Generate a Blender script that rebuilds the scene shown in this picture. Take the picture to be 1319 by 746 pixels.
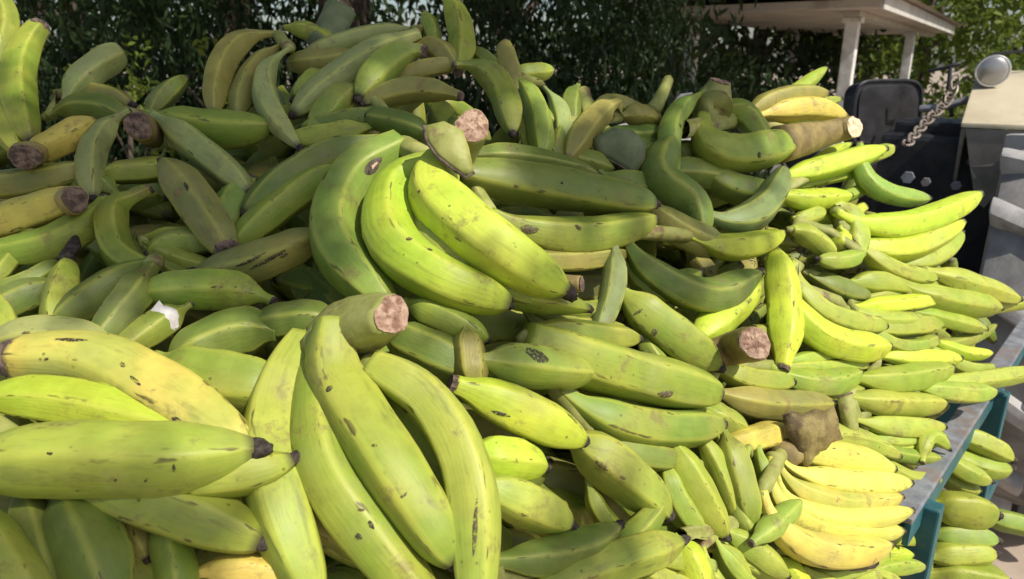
import bpy, math, random
import numpy as np
from mathutils import Vector, Matrix
from mathutils.bvhtree import BVHTree

for o in list(bpy.data.objects):
    bpy.data.objects.remove(o)
random.seed(7)
rng = np.random.default_rng(7)
scene = bpy.context.scene
col = scene.collection

# ------------------------------------------------------------------ camera
FPX, W, H = 930.0, 1319.0, 746.0
PITCH = math.radians(17.5)
CAM = Vector((0.0, 0.0, 2.0))
cam_data = bpy.data.cameras.new('camera')
cam = bpy.data.objects.new('camera', cam_data)
col.objects.link(cam)
cam.location = CAM
cam.rotation_euler = (math.pi / 2 - PITCH, 0, 0)
cam_data.sensor_width = 36.0
cam_data.lens = 36.0 * FPX / W
cam_data.clip_start = 0.02
cam_data.clip_end = 500
scene.camera = cam
cam_data.dof.use_dof = True
cam_data.dof.focus_distance = 0.86
cam_data.dof.aperture_fstop = 9.0

# ------------------------------------------------------------------ world, sun, exposure
SUN_TO = Vector((0.49, -0.43, 0.76)).normalized()      # direction towards the sun
elev = math.asin(SUN_TO.z)
azim = math.atan2(SUN_TO.x, SUN_TO.y)
world = bpy.data.worlds.new('World')
scene.world = world
world.use_nodes = True
nt = world.node_tree
sky = nt.nodes.new('ShaderNodeTexSky')
sky.sky_type = 'NISHITA'
sky.sun_disc = False
sky.sun_elevation = elev
sky.sun_rotation = azim
sky.dust_density = 2.0
nt.links.new(sky.outputs[0], nt.nodes['Background'].inputs[0])
nt.nodes['Background'].inputs[1].default_value = 0.125
sun_data = bpy.data.lights.new('sun', 'SUN')
sun = bpy.data.objects.new('sun', sun_data)
col.objects.link(sun)
sun_data.energy = 5.0
sun_data.angle = math.radians(0.6)
sun_data.color = (1.0, 0.95, 0.86)
sun.rotation_euler = SUN_TO.to_track_quat('Z', 'Y').to_euler()
sun.location = (3, -2, 6)
scene.view_settings.view_transform = 'Standard'
scene.view_settings.look = 'None'
scene.view_settings.exposure = 0.07
scene.view_settings.gamma = 1.0

# ------------------------------------------------------------------ helpers
CP, SP = math.cos(PITCH), math.sin(PITCH)


def ray(px, py):
    x = (px - W / 2) / FPX
    y = -(py - H / 2) / FPX
    return Vector((x, CP + y * SP, y * CP - SP))


def at(px, py, d):
    return CAM + ray(px, py) * d


def at_z(px, py, z):
    r = ray(px, py)
    return CAM + r * ((z - CAM.z) / r.z)


GX = [-50, 330, 600, 850, 1050, 1300]
GY = [-50, 50, 150, 300, 450, 600, 750]
GD = np.array([
    [1.75, 1.85, 1.85, 2.05, 2.30, 2.50],
    [1.65, 1.72, 1.72, 1.95, 2.20, 2.40],
    [1.50, 1.50, 1.45, 1.80, 2.05, 2.30],
    [1.25, 1.25, 1.18, 1.50, 1.80, 2.15],
    [1.00, 1.05, 1.05, 1.32, 1.60, 1.98],
    [0.82, 0.88, 0.94, 1.18, 1.42, 1.78],
    [0.72, 0.80, 0.88, 1.08, 1.30, 1.62]]) * 0.72


def depth(px, py):
    """distance from the lens to the sloping face of the heap"""
    def loc(v, g):
        if v <= g[0]: return 0, 0.0
        for i in range(len(g) - 1):
            if v <= g[i + 1]:
                return i, (v - g[i]) / (g[i + 1] - g[i])
        return len(g) - 2, 1.0 + min(0.9, (v - g[-1]) / (g[-1] - g[-2]))
    i, a = loc(px, GX)
    j, b = loc(py, GY)
    return float((GD[j, i] * (1 - a) + GD[j, i + 1] * a) * (1 - b) + (GD[j + 1, i] * (1 - a) + GD[j + 1, i + 1] * a) * b)


def link(o, parent=None):
    col.objects.link(o)
    if parent is not None:
        o.parent = parent
    return o


def empty(name, loc, label, cat, group=None):
    o = bpy.data.objects.new(name, None)
    o.empty_display_size = 0.05
    o.location = loc
    link(o)
    o['label'] = label
    o['category'] = cat
    if group: o['group'] = group
    return o


def mesh_obj(name, verts, faces, mat, parent=None, smooth=False, uv=None):
    me = bpy.data.meshes.new(name)
    me.from_pydata([tuple(v) for v in verts], [], faces)
    if uv is not None:
        l = me.uv_layers.new(name='UVMap')
        l.data.foreach_set('uv', np.asarray(uv, dtype=np.float32).ravel())
    if smooth:
        me.polygons.foreach_set('use_smooth', [True] * len(me.polygons))
    me.materials.append(mat)
    o = bpy.data.objects.new(name, me)
    return link(o, parent)


class MB:
    """collects boxes, tubes and plates into one mesh"""
    def __init__(self): self.v = []; self.f = []

    def box(self, c, s, rot=None, bevel=0.0):
        c = Vector(c); n = len(self.v)
        hx, hy, hz = s[0] / 2, s[1] / 2, s[2] / 2
        for z in (-hz, hz):
            for x, y in ((-hx, -hy), (hx, -hy), (hx, hy), (-hx, hy)):
                p = Vector((x, y, z))
                self.v.append(c + (rot @ p if rot else p))
        self.f += [(n, n + 3, n + 2, n + 1), (n + 4, n + 5, n + 6, n + 7), (n, n + 1, n + 5, n + 4),
                   (n + 1, n + 2, n + 6, n + 5), (n + 2, n + 3, n + 7, n + 6), (n + 3, n, n + 4, n + 7)]
        return self

    def tube(self, pts, rads, n=10, caps=True):
        pts = [Vector(p) for p in pts]
        if not hasattr(rads, '__len__'): rads = [rads] * len(pts)
        T = [(pts[min(i + 1, len(pts) - 1)] - pts[max(i - 1, 0)]).normalized() for i in range(len(pts))]
        up = Vector((0, 0, 1)) if abs(T[0].z) < 0.9 else Vector((1, 0, 0))
        u = T[0].cross(up).normalized()
        b0 = len(self.v)
        for i, p in enumerate(pts):
            u = (u - T[i] * u.dot(T[i])).normalized()
            w = T[i].cross(u)
            for k in range(n):
                a = 2 * math.pi * k / n
                self.v.append(p + (u * math.cos(a) + w * math.sin(a)) * rads[i])
        for i in range(len(pts) - 1):
            for k in range(n):
                a, b = b0 + i * n + k, b0 + i * n + (k + 1) % n
                self.f.append((a, b, b + n, a + n))
        if caps:
            self.f.append(tuple(b0 + k for k in reversed(range(n))))
            self.f.append(tuple(b0 + (len(pts) - 1) * n + k for k in range(n)))
        return self

    def prism(self, poly, d):
        """extrude a planar polygon (list of Vector) by vector d"""
        n = len(poly); b = len(self.v); d = Vector(d)
        self.v += [Vector(p) for p in poly] + [Vector(p) + d for p in poly]
        self.f.append(tuple(b + i for i in range(n)))
        self.f.append(tuple(b + n + i for i in reversed(range(n))))
        for i in range(n):
            j = (i + 1) % n
            self.f.append((b + i, b + n + i, b + n + j, b + j))
        return self

    def build(self, name, mat, parent=None, smooth=False, bevel=0.0):
        off = parent.matrix_world.translation if False else Vector((0, 0, 0))
        if parent is not None:
            p = parent
            while p is not None:
                off = off + Vector(p.location)
                p = p.parent
        o = mesh_obj(name, [Vector(v) - off for v in self.v], self.f, mat, parent, smooth)
        import bmesh
        bm = bmesh.new(); bm.from_mesh(o.data)
        bmesh.ops.recalc_face_normals(bm, faces=bm.faces[:])
        if bevel > 0:
            bmesh.ops.bevel(bm, geom=bm.edges[:], offset=bevel, segments=2, affect='EDGES', profile=0.6)
        bm.to_mesh(o.data); bm.free()
        if smooth:
            o.data.polygons.foreach_set('use_smooth', [True] * len(o.data.polygons))
            try: o.data.set_sharp_from_angle(angle=math.radians(40))
            except Exception: pass
        return o


# ------------------------------------------------------------------ materials
def new_mat(name):
    m = bpy.data.materials.new(name)
    m.use_nodes = True
    t = m.node_tree
    return m, t, t.nodes['Principled BSDF']


class NB:
    def __init__(self, t): self.t = t

    def n(self, typ, **kw):
        nd = self.t.nodes.new('ShaderNode' + typ)
        for k, v in kw.items(): setattr(nd, k, v)
        return nd

    def l(self, a, b): self.t.links.new(a, b)

    def val(self, sock, v):
        if isinstance(v, (int, float, tuple, list)): sock.default_value = v
        else: self.l(v, sock)

    def math(self, op, a, b=0.0, clamp=False):
        nd = self.n('Math', operation=op, use_clamp=clamp)
        self.val(nd.inputs[0], a); self.val(nd.inputs[1], b)
        return nd.outputs[0]

    def mix(self, f, a, b, blend='MIX'):
        nd = self.n('Mix', data_type='RGBA', blend_type=blend)
        self.val(nd.inputs[0], f)
        self.val(nd.inputs[6], a if not isinstance(a, tuple) else (*a[:3], 1))
        self.val(nd.inputs[7], b if not isinstance(b, tuple) else (*b[:3], 1))
        return nd.outputs[2]

    def noise(self, vec, scale, detail=3, rough=0.55):
        nd = self.n('TexNoise')
        nd.inputs['Scale'].default_value = scale
        nd.inputs['Detail'].default_value = detail
        nd.inputs['Roughness'].default_value = rough
        if vec is not None: self.l(vec, nd.inputs['Vector'])
        return nd.outputs['Fac']

    def step(self, v, lo, hi):
        nd = self.n('MapRange', interpolation_type='SMOOTHSTEP')
        self.val(nd.inputs[0], v)
        nd.inputs[1].default_value = lo; nd.inputs[2].default_value = hi
        return nd.outputs[0]

    def bump(self, h, strength, dist, bsdf):
        nd = self.n('Bump')
        nd.inputs['Strength'].default_value = strength
        nd.inputs['Distance'].default_value = dist
        self.l(h, nd.inputs['Height'])
        self.l(nd.outputs[0], bsdf.inputs['Normal'])


def peel_material():
    m, t, b = new_mat('plantain_peel')
    q = NB(t)
    oi = q.n('ObjectInfo'); tc = q.n('TexCoord'); uv = q.n('UVMap')
    add = q.n('VectorMath', operation='ADD')
    rnd = q.n('CombineXYZ')
    r9 = q.math('MULTIPLY', oi.outputs['Random'], 37.0)
    for i in range(3): q.l(r9, rnd.inputs[i])
    q.l(tc.outputs['Object'], add.inputs[0]); q.l(rnd.outputs[0], add.inputs[1])
    vec = add.outputs[0]
    sep = q.n('SeparateXYZ'); q.l(uv.outputs[0], sep.inputs[0])
    u, v = sep.outputs[0], sep.outputs[1]
    base = oi.outputs['Color']
    # broad ripening
    n1 = q.noise(vec, 13.0, 2)
    yl = q.math('MULTIPLY', q.step(n1, 0.36, 0.62), oi.outputs['Alpha'], True)
    c = q.mix(yl, base, (0.60, 0.50, 0.12))
    # mottling of the green
    n2 = q.noise(vec, 42.0, 4, 0.6)
    hs = q.n('HueSaturation'); hs.inputs['Saturation'].default_value = 1.05
    q.l(c, hs.inputs['Color'])
    q.l(q.math('ADD', q.math('MULTIPLY', n2, 0.60), 0.70), hs.inputs['Value'])
    q.l(q.math('ADD', q.math('MULTIPLY', n1, -0.05), 0.522), hs.inputs['Hue'])
    c = hs.outputs[0]
    # ridges a little yellower, flats greener
    rg = q.math('MULTIPLY', q.math('COSINE', q.math('MULTIPLY', v, 2 * math.pi * 5)), 0.5)
    rg = q.math('ADD', rg, 0.5)
    rg = q.math('POWER', rg, 9.0)
    c = q.mix(q.math('MULTIPLY', rg, 0.30), c, (0.52, 0.50, 0.075))
    # fine lengthwise fibres
    cv = q.n('CombineXYZ')
    q.l(q.math('ADD', q.math('MULTIPLY', u, 5.0), r9), cv.inputs[0]); q.l(q.math('MULTIPLY', v, 46.0), cv.inputs[1]); q.l(r9, cv.inputs[2])
    fib = q.noise(cv.outputs[0], 1.0, 3)
    c = q.mix(q.math('MULTIPLY', q.step(fib, 0.5, 0.75), 0.13), c, (0.12, 0.14, 0.03))
    # brown rub marks running along the fruit, mostly on ridges
    cv2 = q.n('CombineXYZ')
    q.l(q.math('ADD', q.math('MULTIPLY', u, 9.0), r9), cv2.inputs[0]); q.l(q.math('MULTIPLY', v, 30.0), cv2.inputs[1]); q.l(r9, cv2.inputs[2])
    rub = q.noise(cv2.outputs[0], 1.0, 2)
    rubm = q.math('MULTIPLY', q.step(rub, 0.60, 0.68), q.math('ADD', q.math('MULTIPLY', rg, 0.85), 0.15))
    # small dark specks
    vo = q.n('TexVoronoi'); vo.inputs['Scale'].default_value = 75.0
    q.l(vec, vo.inputs['Vector'])
    sp = q.math('SUBTRACT', 1.0, q.step(vo.outputs['Distance'], 0.06, 0.17))
    gate = q.step(q.noise(vec, 24.0, 1), 0.53, 0.64)
    spm = q.math('MULTIPLY', sp, gate)
    # scuffed brown patches
    pat = q.step(q.noise(vec, 26.0, 6, 0.74), 0.56, 0.68)
    c = q.mix(q.math('MULTIPLY', pat, 0.58), c, (0.17, 0.13, 0.05))
    dust = q.step(q.noise(vec, 9.0, 5, 0.7), 0.50, 0.72)
    c = q.mix(q.math('MULTIPLY', dust, 0.30), c, (0.30, 0.29, 0.13))
    cv3 = q.n('CombineXYZ')
    q.l(q.math('ADD', q.math('MULTIPLY', u, 3.0), r9), cv3.inputs[0]); q.l(q.math('MULTIPLY', v, 9.0), cv3.inputs[1]); q.l(q.math('MULTIPLY', r9, 1.7), cv3.inputs[2])
    sap = q.step(q.noise(cv3.outputs[0], 1.0, 5, 0.65), 0.56, 0.72)
    c = q.mix(q.math('MULTIPLY', sap, 0.40), c, (0.10, 0.105, 0.035))
    c = q.mix(q.math('MULTIPLY', rubm, 0.85), c, (0.055, 0.035, 0.016))
    c = q.mix(q.math('MULTIPLY', spm, 0.62), c, (0.05, 0.022, 0.012))
    # stalk and flower ends: greyish brown
    endm = q.step(u, 0.955, 1.0)
    c = q.mix(q.math('MULTIPLY', endm, 0.75), c, (0.06, 0.05, 0.03))
    q.l(c, b.inputs['Base Color'])
    rr = q.math('ADD', q.math('MULTIPLY', n2, 0.30), 0.36)
    q.l(rr, b.inputs['Roughness'])
    b.inputs['Specular IOR Level'].default_value = 0.36
    h = q.math('ADD', q.math('MULTIPLY', n2, 0.5), q.math('MULTIPLY', fib, 0.5))
    h = q.math('SUBTRACT', h, q.math('MULTIPLY', spm, 0.3))
    q.bump(h, 0.35, 0.0022, b)
    return m


def rough_mat(name, c1, c2, scale, rough=0.75, bump=0.5, dist=0.004, metal=0.0, spec=0.3, c3=None, s3=3.0, lo=0.4, hi=0.65):
    m, t, b = new_mat(name)
    q = NB(t)
    tc = q.n('TexCoord')
    n = q.noise(tc.outputs['Object'], scale, 6, 0.62)
    c = q.mix(q.step(n, 0.32, 0.68), c1, c2)
    if c3:
        c = q.mix(q.step(q.noise(tc.outputs['Object'], s3, 5, 0.6), lo, hi), c, c3)
    q.l(c, b.inputs['Base Color'])
    b.inputs['Roughness'].default_value = rough
    b.inputs['Metallic'].default_value = metal
    b.inputs['Specular IOR Level'].default_value = spec
    if bump: q.bump(n, bump, dist, b)
    return m


def leaf_mat(name, c1, c2, trans=0.35):
    m, t, b = new_mat(name)
    q = NB(t)
    tc = q.n('TexCoord')
    n = q.noise(tc.outputs['Object'], 2.2, 5, 0.7)
    c = q.mix(q.step(n, 0.35, 0.65), c1, c2)
    q.l(c, b.inputs['Base Color'])
    b.inputs['Roughness'].default_value = 0.62
    b.inputs['Specular IOR Level'].default_value = 0.22
    tr = q.n('BsdfTranslucent')
    q.l(q.mix(0.5, c, (0.16, 0.22, 0.02)), tr.inputs['Color'])
    mx = q.n('MixShader'); mx.inputs[0].default_value = trans
    q.l(b.outputs[0], mx.inputs[1]); q.l(tr.outputs[0], mx.inputs[2])
    q.l(mx.outputs[0], t.nodes['Material Output'].inputs['Surface'])
    return m


PEEL = peel_material()
TIP = rough_mat('dried_flower_end', (0.018, 0.013, 0.010), (0.075, 0.060, 0.048), 160, 0.85, 0.8, 0.003)
CUT = rough_mat('cut_stalk_flesh', (0.30, 0.18, 0.125), (0.48, 0.335, 0.235), 120, 0.8, 0.9, 0.004, c3=(0.20, 0.11, 0.07), s3=75, lo=0.48, hi=0.62)
CUT_PALE = rough_mat('fresh_cut_stalk', (0.62, 0.46, 0.28), (0.78, 0.62, 0.42), 90, 0.8, 0.6, 0.003)
CUT_DARK = rough_mat('dried_cut_stalk', (0.05, 0.035, 0.028), (0.22, 0.15, 0.11), 110, 0.85, 0.9, 0.004)
STALK = rough_mat('green_stalk', (0.22, 0.24, 0.055), (0.33, 0.33, 0.10), 45, 0.55, 0.4, 0.003, c3=(0.17, 0.11, 0.055), s3=28, lo=0.54, hi=0.68)
STALK_YEL = rough_mat('yellowed_stalk', (0.30, 0.22, 0.07), (0.46, 0.36, 0.12), 40, 0.6, 0.5, 0.003, c3=(0.12, 0.08, 0.05), s3=22, lo=0.52, hi=0.66)
STALK_BROWN = rough_mat('brown_stalk', (0.16, 0.115, 0.045), (0.28, 0.215, 0.075), 40, 0.65, 0.5, 0.003)
HUSK = rough_mat('olive_brown_husk', (0.17, 0.125, 0.045), (0.30, 0.24, 0.085), 55, 0.7, 0.9, 0.004, c3=(0.10, 0.07, 0.035), s3=20, lo=0.5, hi=0.62)
BRACT = rough_mat('grey_green_bract', (0.10, 0.125, 0.055), (0.16, 0.185, 0.09), 30, 0.6, 0.4, 0.003)
RIM = rough_mat('dark_cut_rim', (0.03, 0.022, 0.018), (0.16, 0.12, 0.09), 120, 0.8, 0.5, 0.002)
SCAR = rough_mat('pale_scar', (0.55, 0.34, 0.22), (0.70, 0.52, 0.36), 150, 0.8, 0.5, 0.002)
BLACK_SPOT = rough_mat('black_bruise', (0.012, 0.010, 0.008), (0.05, 0.04, 0.025), 200, 0.7, 0.5, 0.002)
SCRAP = rough_mat('dried_scrap', (0.05, 0.035, 0.022), (0.20, 0.15, 0.09), 30, 0.9, 0)
def ragged(name, c1, c2):
    m, t, b = new_mat(name)
    q = NB(t)
    tc = q.n('TexCoord')
    n1 = q.noise(tc.outputs['Object'], 230, 4, 0.7)
    q.l(q.mix(n1, c1, c2), b.inputs['Base Color'])
    b.inputs['Roughness'].default_value = 0.75
    q.l(q.step(q.noise(tc.outputs['Object'], 420, 3, 0.65), 0.38, 0.56), b.inputs['Alpha'])
    return m


BLACK_SPOT = ragged('black_bruise', (0.015, 0.012, 0.008), (0.07, 0.05, 0.03))
SOFT_BRUISE = ragged('brown_bruise', (0.05, 0.035, 0.02), (0.16, 0.11, 0.06))
WHITE = rough_mat('white_scrap', (0.55, 0.50, 0.46), (0.75, 0.71, 0.66), 80, 0.8, 0.5, 0.003)

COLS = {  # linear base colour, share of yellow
    'g': (0.205, 0.265, 0.044, 0.12), 'd': (0.128, 0.182, 0.036, 0.05), 'b': (0.410, 0.510, 0.060, 0.08), 'B': (0.450, 0.530, 0.072, 0.12),  # B has the sunlight on the middle fruit put into its colour
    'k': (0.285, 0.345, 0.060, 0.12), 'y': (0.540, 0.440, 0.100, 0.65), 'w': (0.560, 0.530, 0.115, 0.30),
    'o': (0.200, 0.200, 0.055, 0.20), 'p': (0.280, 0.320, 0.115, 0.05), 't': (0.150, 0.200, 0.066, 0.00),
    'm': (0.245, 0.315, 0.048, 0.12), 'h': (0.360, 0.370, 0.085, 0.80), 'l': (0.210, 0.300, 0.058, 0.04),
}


# ------------------------------------------------------------------ the fruit
def catmull(P, n):
    P = [Vector(p) for p in P]
    if len(P) == 3:      # smooth arc through three points
        a, m, b = P
        c = m * 2 - (a + b) * 0.5
        raw = [a * (1 - s) ** 2 + c * 2 * s * (1 - s) + b * s * s for s in np.linspace(0, 1, 60)]
    else:
        Q = [P[0] * 2 - P[1]] + P + [P[-1] * 2 - P[-2]]
        raw = []
        for i in range(1, len(Q) - 2):
            for s in np.linspace(0, 1, 20, endpoint=(i == len(Q) - 3)):
                a, b, c, d = Q[i - 1], Q[i], Q[i + 1], Q[i + 2]
                raw.append(0.5 * ((2 * b) + (c - a) * s + (2 * a - 5 * b + 4 * c - d) * s * s + (3 * b - a - 3 * c + d) * s ** 3))
    L = [0.0]
    for i in range(1, len(raw)): L.append(L[-1] + (raw[i] - raw[i - 1]).length)
    out = []
    tt = np.array([0, .02, .05, .08, .115, .15, .19, .23, .28, .34, .40, .46, .52, .58, .64, .70, .75, .80, .84, .88, .915, .945, .97, .985, 1.0]) if n == 0 else np.linspace(0, 1, n)
    for s in tt:
        d = s * L[-1]
        k = int(np.searchsorted(L, d))
        k = min(max(k, 1), len(raw) - 1)
        f = (d - L[k - 1]) / max(1e-9, L[k] - L[k - 1])
        out.append(raw[k - 1].lerp(raw[k], f))
    return out, tt, L[-1]


PROF_T = [0, .05, .10, .15, .21, .28, .38, .50, .62, .72, .80, .87, .92, .96, .985, 1.0]
PROF_R = [.30, .31, .37, .54, .77, .92, .99, 1.0, .99, .95, .87, .74, .60, .44, .33, .28]
PROF_B = [.62, .74, .84, .91, .96, .99, 1.0, 1.0, .99, .95, .87, .74, .60, .44, .33, .28]     # stalk end cut short
PROF_E = [.30, .31, .37, .52, .74, .90, .985, 1.0, 1.0, .99, .97, .92, .85, .74, .60, .42]     # rounded flower end


PROF_W = [.66, .76, .84, .90, .95, .98, 1.0, 1.0, .995, .97, .92, .84, .74, .60, .46, .36]     # broad at both ends
PROF_C = [.30, .32, .40, .58, .80, .93, .99, 1.0, 1.0, .99, .98, .96, .94, .92, .90, .86]     # snapped short


def fruit_geom(pts, R, prof, seed, nseg=20, rings=0):
    r = random.Random(seed)
    C, tt, L = catmull(pts, rings)
    rad = np.interp(tt, PROF_T, prof) * R
    phase = r.random() * 2 * math.pi
    ridge = r.uniform(0.72, 1.02)
    NR = 5 if nseg == 10 else r.choice((4, 5, 5))
    BULGE = 0.62 if NR == 4 else 0.95
    per = nseg // NR
    XS = {5: (0, .09, .36, .64, .91), 4: (0, .11, .5, .89), 2: (0, .5)}[per]
    SEC = [(f_, x_) for f_ in range(NR) for x_ in XS]
    nseg = len(SEC)
    CORN = [2 * math.pi * (f_ + r.uniform(-.13, .13)) / NR for f_ in range(NR)]
    CORN.append(CORN[0] + 2 * math.pi)
    n = len(C)
    T = [(C[min(i + 1, n - 1)] - C[max(i - 1, 0)]).normalized() for i in range(n)]
    up = Vector((0.3, 0.2, 1)).normalized()
    u = T[0].cross(up).normalized()
    V = []
    wob = [r.uniform(-1, 1) for _ in range(8)]
    for i in range(n):
        u = (u - T[i] * u.dot(T[i])).normalized()
        w = T[i].cross(u)
        s = tt[i]
        swell = 1 + 0.030 * math.sin(s * 9 + wob[0] * 3) + 0.018 * math.sin(s * 21 + wob[1] * 3)
        tw = wob[2] * 0.35 * s
        for k in range(nseg):
            fc, x = SEC[k]
            ca = CORN[fc] + (CORN[fc + 1] - CORN[fc]) * x
            half = (CORN[fc + 1] - CORN[fc]) / 2
            d = min(x, 1 - x) * 2 * half
            flat = math.cos(half) / math.cos(half - max(d, 0.07))           # straight side between two ridges
            flat = 1 + (flat - math.cos(half) ** 0.5) * BULGE
            shape = (1 - ridge) + ridge * flat
            shape *= 1 + 0.035 * wob[3] * math.sin(ca + 1) + 0.03 * wob[4] * math.sin(2 * ca + s * 3)
            rr = rad[i] * swell * shape
            V.append(C[i] + (u * math.cos(ca + phase + tw) + w * math.sin(ca + phase + tw)) * rr)
    F = []; UV = []
    for i in range(n - 1):
        for k in range(nseg):
            a, b = i * nseg + k, i * nseg + (k + 1) % nseg
            F.append((a, b, b + nseg, a + nseg))
            v0 = (SEC[k][0] + SEC[k][1]) / 5
            v1 = (SEC[k + 1][0] + SEC[k + 1][1]) / 5 if k + 1 < nseg else NR / 5
            UV += [(tt[i], v0), (tt[i], v1), (tt[i + 1], v1), (tt[i + 1], v0)]
    F.append(tuple(reversed(range(nseg)))); UV += [(0, 0.1)] * nseg
    F.append(tuple((n - 1) * nseg + k for k in range(nseg))); UV += [(1, 0.1)] * nseg
    return V, F, UV, C, T, rad


def nub(C, T, R, seed, long_=False):
    """dried flower remnant: a short knobbly stub with a ragged end"""
    r = random.Random(seed)
    c, t = C[-1], T[-1]
    mb = MB()
    L = R * (2.2 if long_ else r.uniform(0.22, 0.48))
    if long_: R = R * 1.7
    side = Vector((r.uniform(-1, 1), r.uniform(-1, 1), r.uniform(-1, 1))) * L * 0.15
    mb.tube([c - t * R * 0.07, c + t * L * 0.2, c + t * L * 0.6 + side, c + t * L + side], [R * .275, R * .285, R * .235, R * .13], 9)
    for i, v in enumerate(mb.v):
        mb.v[i] = v + Vector((r.uniform(-1, 1), r.uniform(-1, 1), r.uniform(-1, 1))) * R * 0.045
    return mb


COUNT = [0]
REG = {}


def trace(s):
    out = []
    for p in s.split():
        q = p.split(',')
        out.append((float(q[0]), float(q[1]), float(q[2]) if len(q) > 2 else 0.0))
    return out


def lay(s, layer, back=0.0):
    """points of a fruit on the heap; layer counts how many fruit lie between it and the heap's mean surface"""
    tr = trace(s)
    P = []
    mid = np.mean([depth(x, y) for x, y, _ in tr])
    for x, y, dz in tr:
        d = depth(x, y) * 0.8 + mid * 0.2
        d = d * (1 - 0.026 * layer) + dz + back
        P.append(at(x, y, d))
    return tr, P


def make_fruit(spec, owner, as_child, key=None):
    s, w, layer, ck = spec[:4]
    fl = spec[4] if len(spec) > 4 else ''
    COUNT[0] += 1
    seed = COUNT[0] * 13 + 5
    tr, P = lay(s, layer) if isinstance(s, str) else (None, s)
    if tr:
        dm = np.mean([(P[i] - CAM).dot(Vector((0, CP, -SP))) for i in range(len(P))])
        xm = np.mean([t_[0] for t_ in tr])
        R = w * dm / FPX / 2 * float(np.interp(xm, [650, 1000], [0.95, 0.86]))
        ym = np.mean([t_[1] for t_ in tr])
        if not (key or '').startswith('C1'): R *= float(np.interp(ym, [300, 420], [0.885, 1.0]))
    else:
        R = w
    prof = PROF_B if 'B' in fl else PROF_E if 'E' in fl else PROF_W if 'W' in fl else PROF_C if 'C' in fl else PROF_R
    if prof is PROF_R:
        f_ = random.Random(seed + 1).uniform(-0.22, 0.34)
        prof = [a_ * (1 - f_) + b_ * f_ for a_, b_ in zip(PROF_R, PROF_W)]
    V, F, UV, C, T, rad = fruit_geom(P, R, prof, seed)
    off = Vector(owner.location)
    pn = 'plantain' if as_child else 'peel'
    o = mesh_obj(pn, [v - off for v in V], F, PEEL, owner, True, UV)
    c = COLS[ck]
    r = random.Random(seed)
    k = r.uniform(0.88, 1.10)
    if tr: k *= float(np.interp(xm, [820, 1020], [1.0, 1.18]))      # peel brightened towards the right: sunlight put into the colour
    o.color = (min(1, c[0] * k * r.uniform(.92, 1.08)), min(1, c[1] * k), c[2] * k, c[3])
    if 'n' not in fl and 'C' not in fl:
        nb = nub(C, T, R if 'E' not in fl else R * 1.25, seed, 'T' in fl)
        t = mesh_obj('tip', [v - off for v in nb.v], nb.f, TIP, o if as_child else owner, True)
    if not as_child:
        mb = MB()
        rr = rad[0]
        mb.tube([C[0] - T[0] * rr * 0.5, C[0] + T[0] * rr * 0.12], [rr * 0.86, rr * 1.03], 10)
        mesh_obj('stem_end', [v - off for v in mb.v], mb.f, CUT_DARK, owner)
    if key: REG[key] = o
    return o, C, R


def base_of(all_pts):
    return Vector((sum(p.x for p in all_pts) / len(all_pts), sum(p.y for p in all_pts) / len(all_pts), min(p.z for p in all_pts)))


def stalk_geom(s, layer, nseg=22):
    """s: 'x,y,dz,w ...' ; tube of changing width, last point is the sawn end"""
    pts = []
    for p in s.split():
        x, y, dz, w = [float(v) for v in p.split(',')]
        d = depth(x, y) * (1 - 0.026 * layer) + dz
        pts.append((at(x, y, d), w * d / FPX / 2))
    C, tt, L = catmull([p for p, _ in pts], 14)
    rad = np.interp(np.linspace(0, 1, 14), np.linspace(0, 1, len(pts)), [r for _, r in pts])
    return C, rad


def add_stalk(owner, s, layer, face, skin=None, rim=False, seed=1, name='stalk'):
    r = random.Random(seed)
    C, rad = stalk_geom(s, layer)
    mb = MB(); mb.tube(C, list(rad), 20)
    ph = r.random() * 6
    for i in range(len(mb.v)):
        c = C[i // 20]
        d = mb.v[i] - c
        a = (i % 20) / 20 * 2 * math.pi
        mb.v[i] = c + d * (1 + 0.08 * math.sin(2 * a + ph) + 0.06 * math.sin(3 * a + ph * 2) + 0.03 * math.sin(7 * a + ph) + r.uniform(-.02, .02))
    off = Vector(owner.location)
    st = mesh_obj(name, [v - off for v in mb.v], mb.f, skin or STALK, owner, True)
    # sawn face: slightly domed, rough disc 2 mm proud
    T = (C[-1] - C[-2]).normalized()
    ring = mb.v[-20:]
    c = sum(ring, Vector()) / 20
    V = []; F = []
    for j, (f, h) in enumerate(((0.97, 0.004), (0.9, .05), (0.62, .09), (0.3, .10))):
        for k in range(20):
            V.append(c + (ring[k] - c) * f * (1 + r.uniform(-.02, .02)) + T * (0.0015 + rad[-1] * (h + r.uniform(-.055, .055))))
    for j in range(3):
        for k in range(20):
            F.append((j * 20 + k, j * 20 + (k + 1) % 20, (j + 1) * 20 + (k + 1) % 20, (j + 1) * 20 + k))
    F.append(tuple(60 + k for k in range(20)))
    mesh_obj('cut_face', [v - off for v in V], F, face, st, False)
    if rim:
        ring = mb.v[:20]; c = C[0]
        m2 = MB()
        pts = [c + (p - c) * 1.02 for p in ring]
        m2.tube(pts + [pts[0]], rad[0] * 0.07, 6, False)
        mesh_obj('rim', [v - off for v in m2.v], m2.f, RIM, st, True)
    return st


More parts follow.
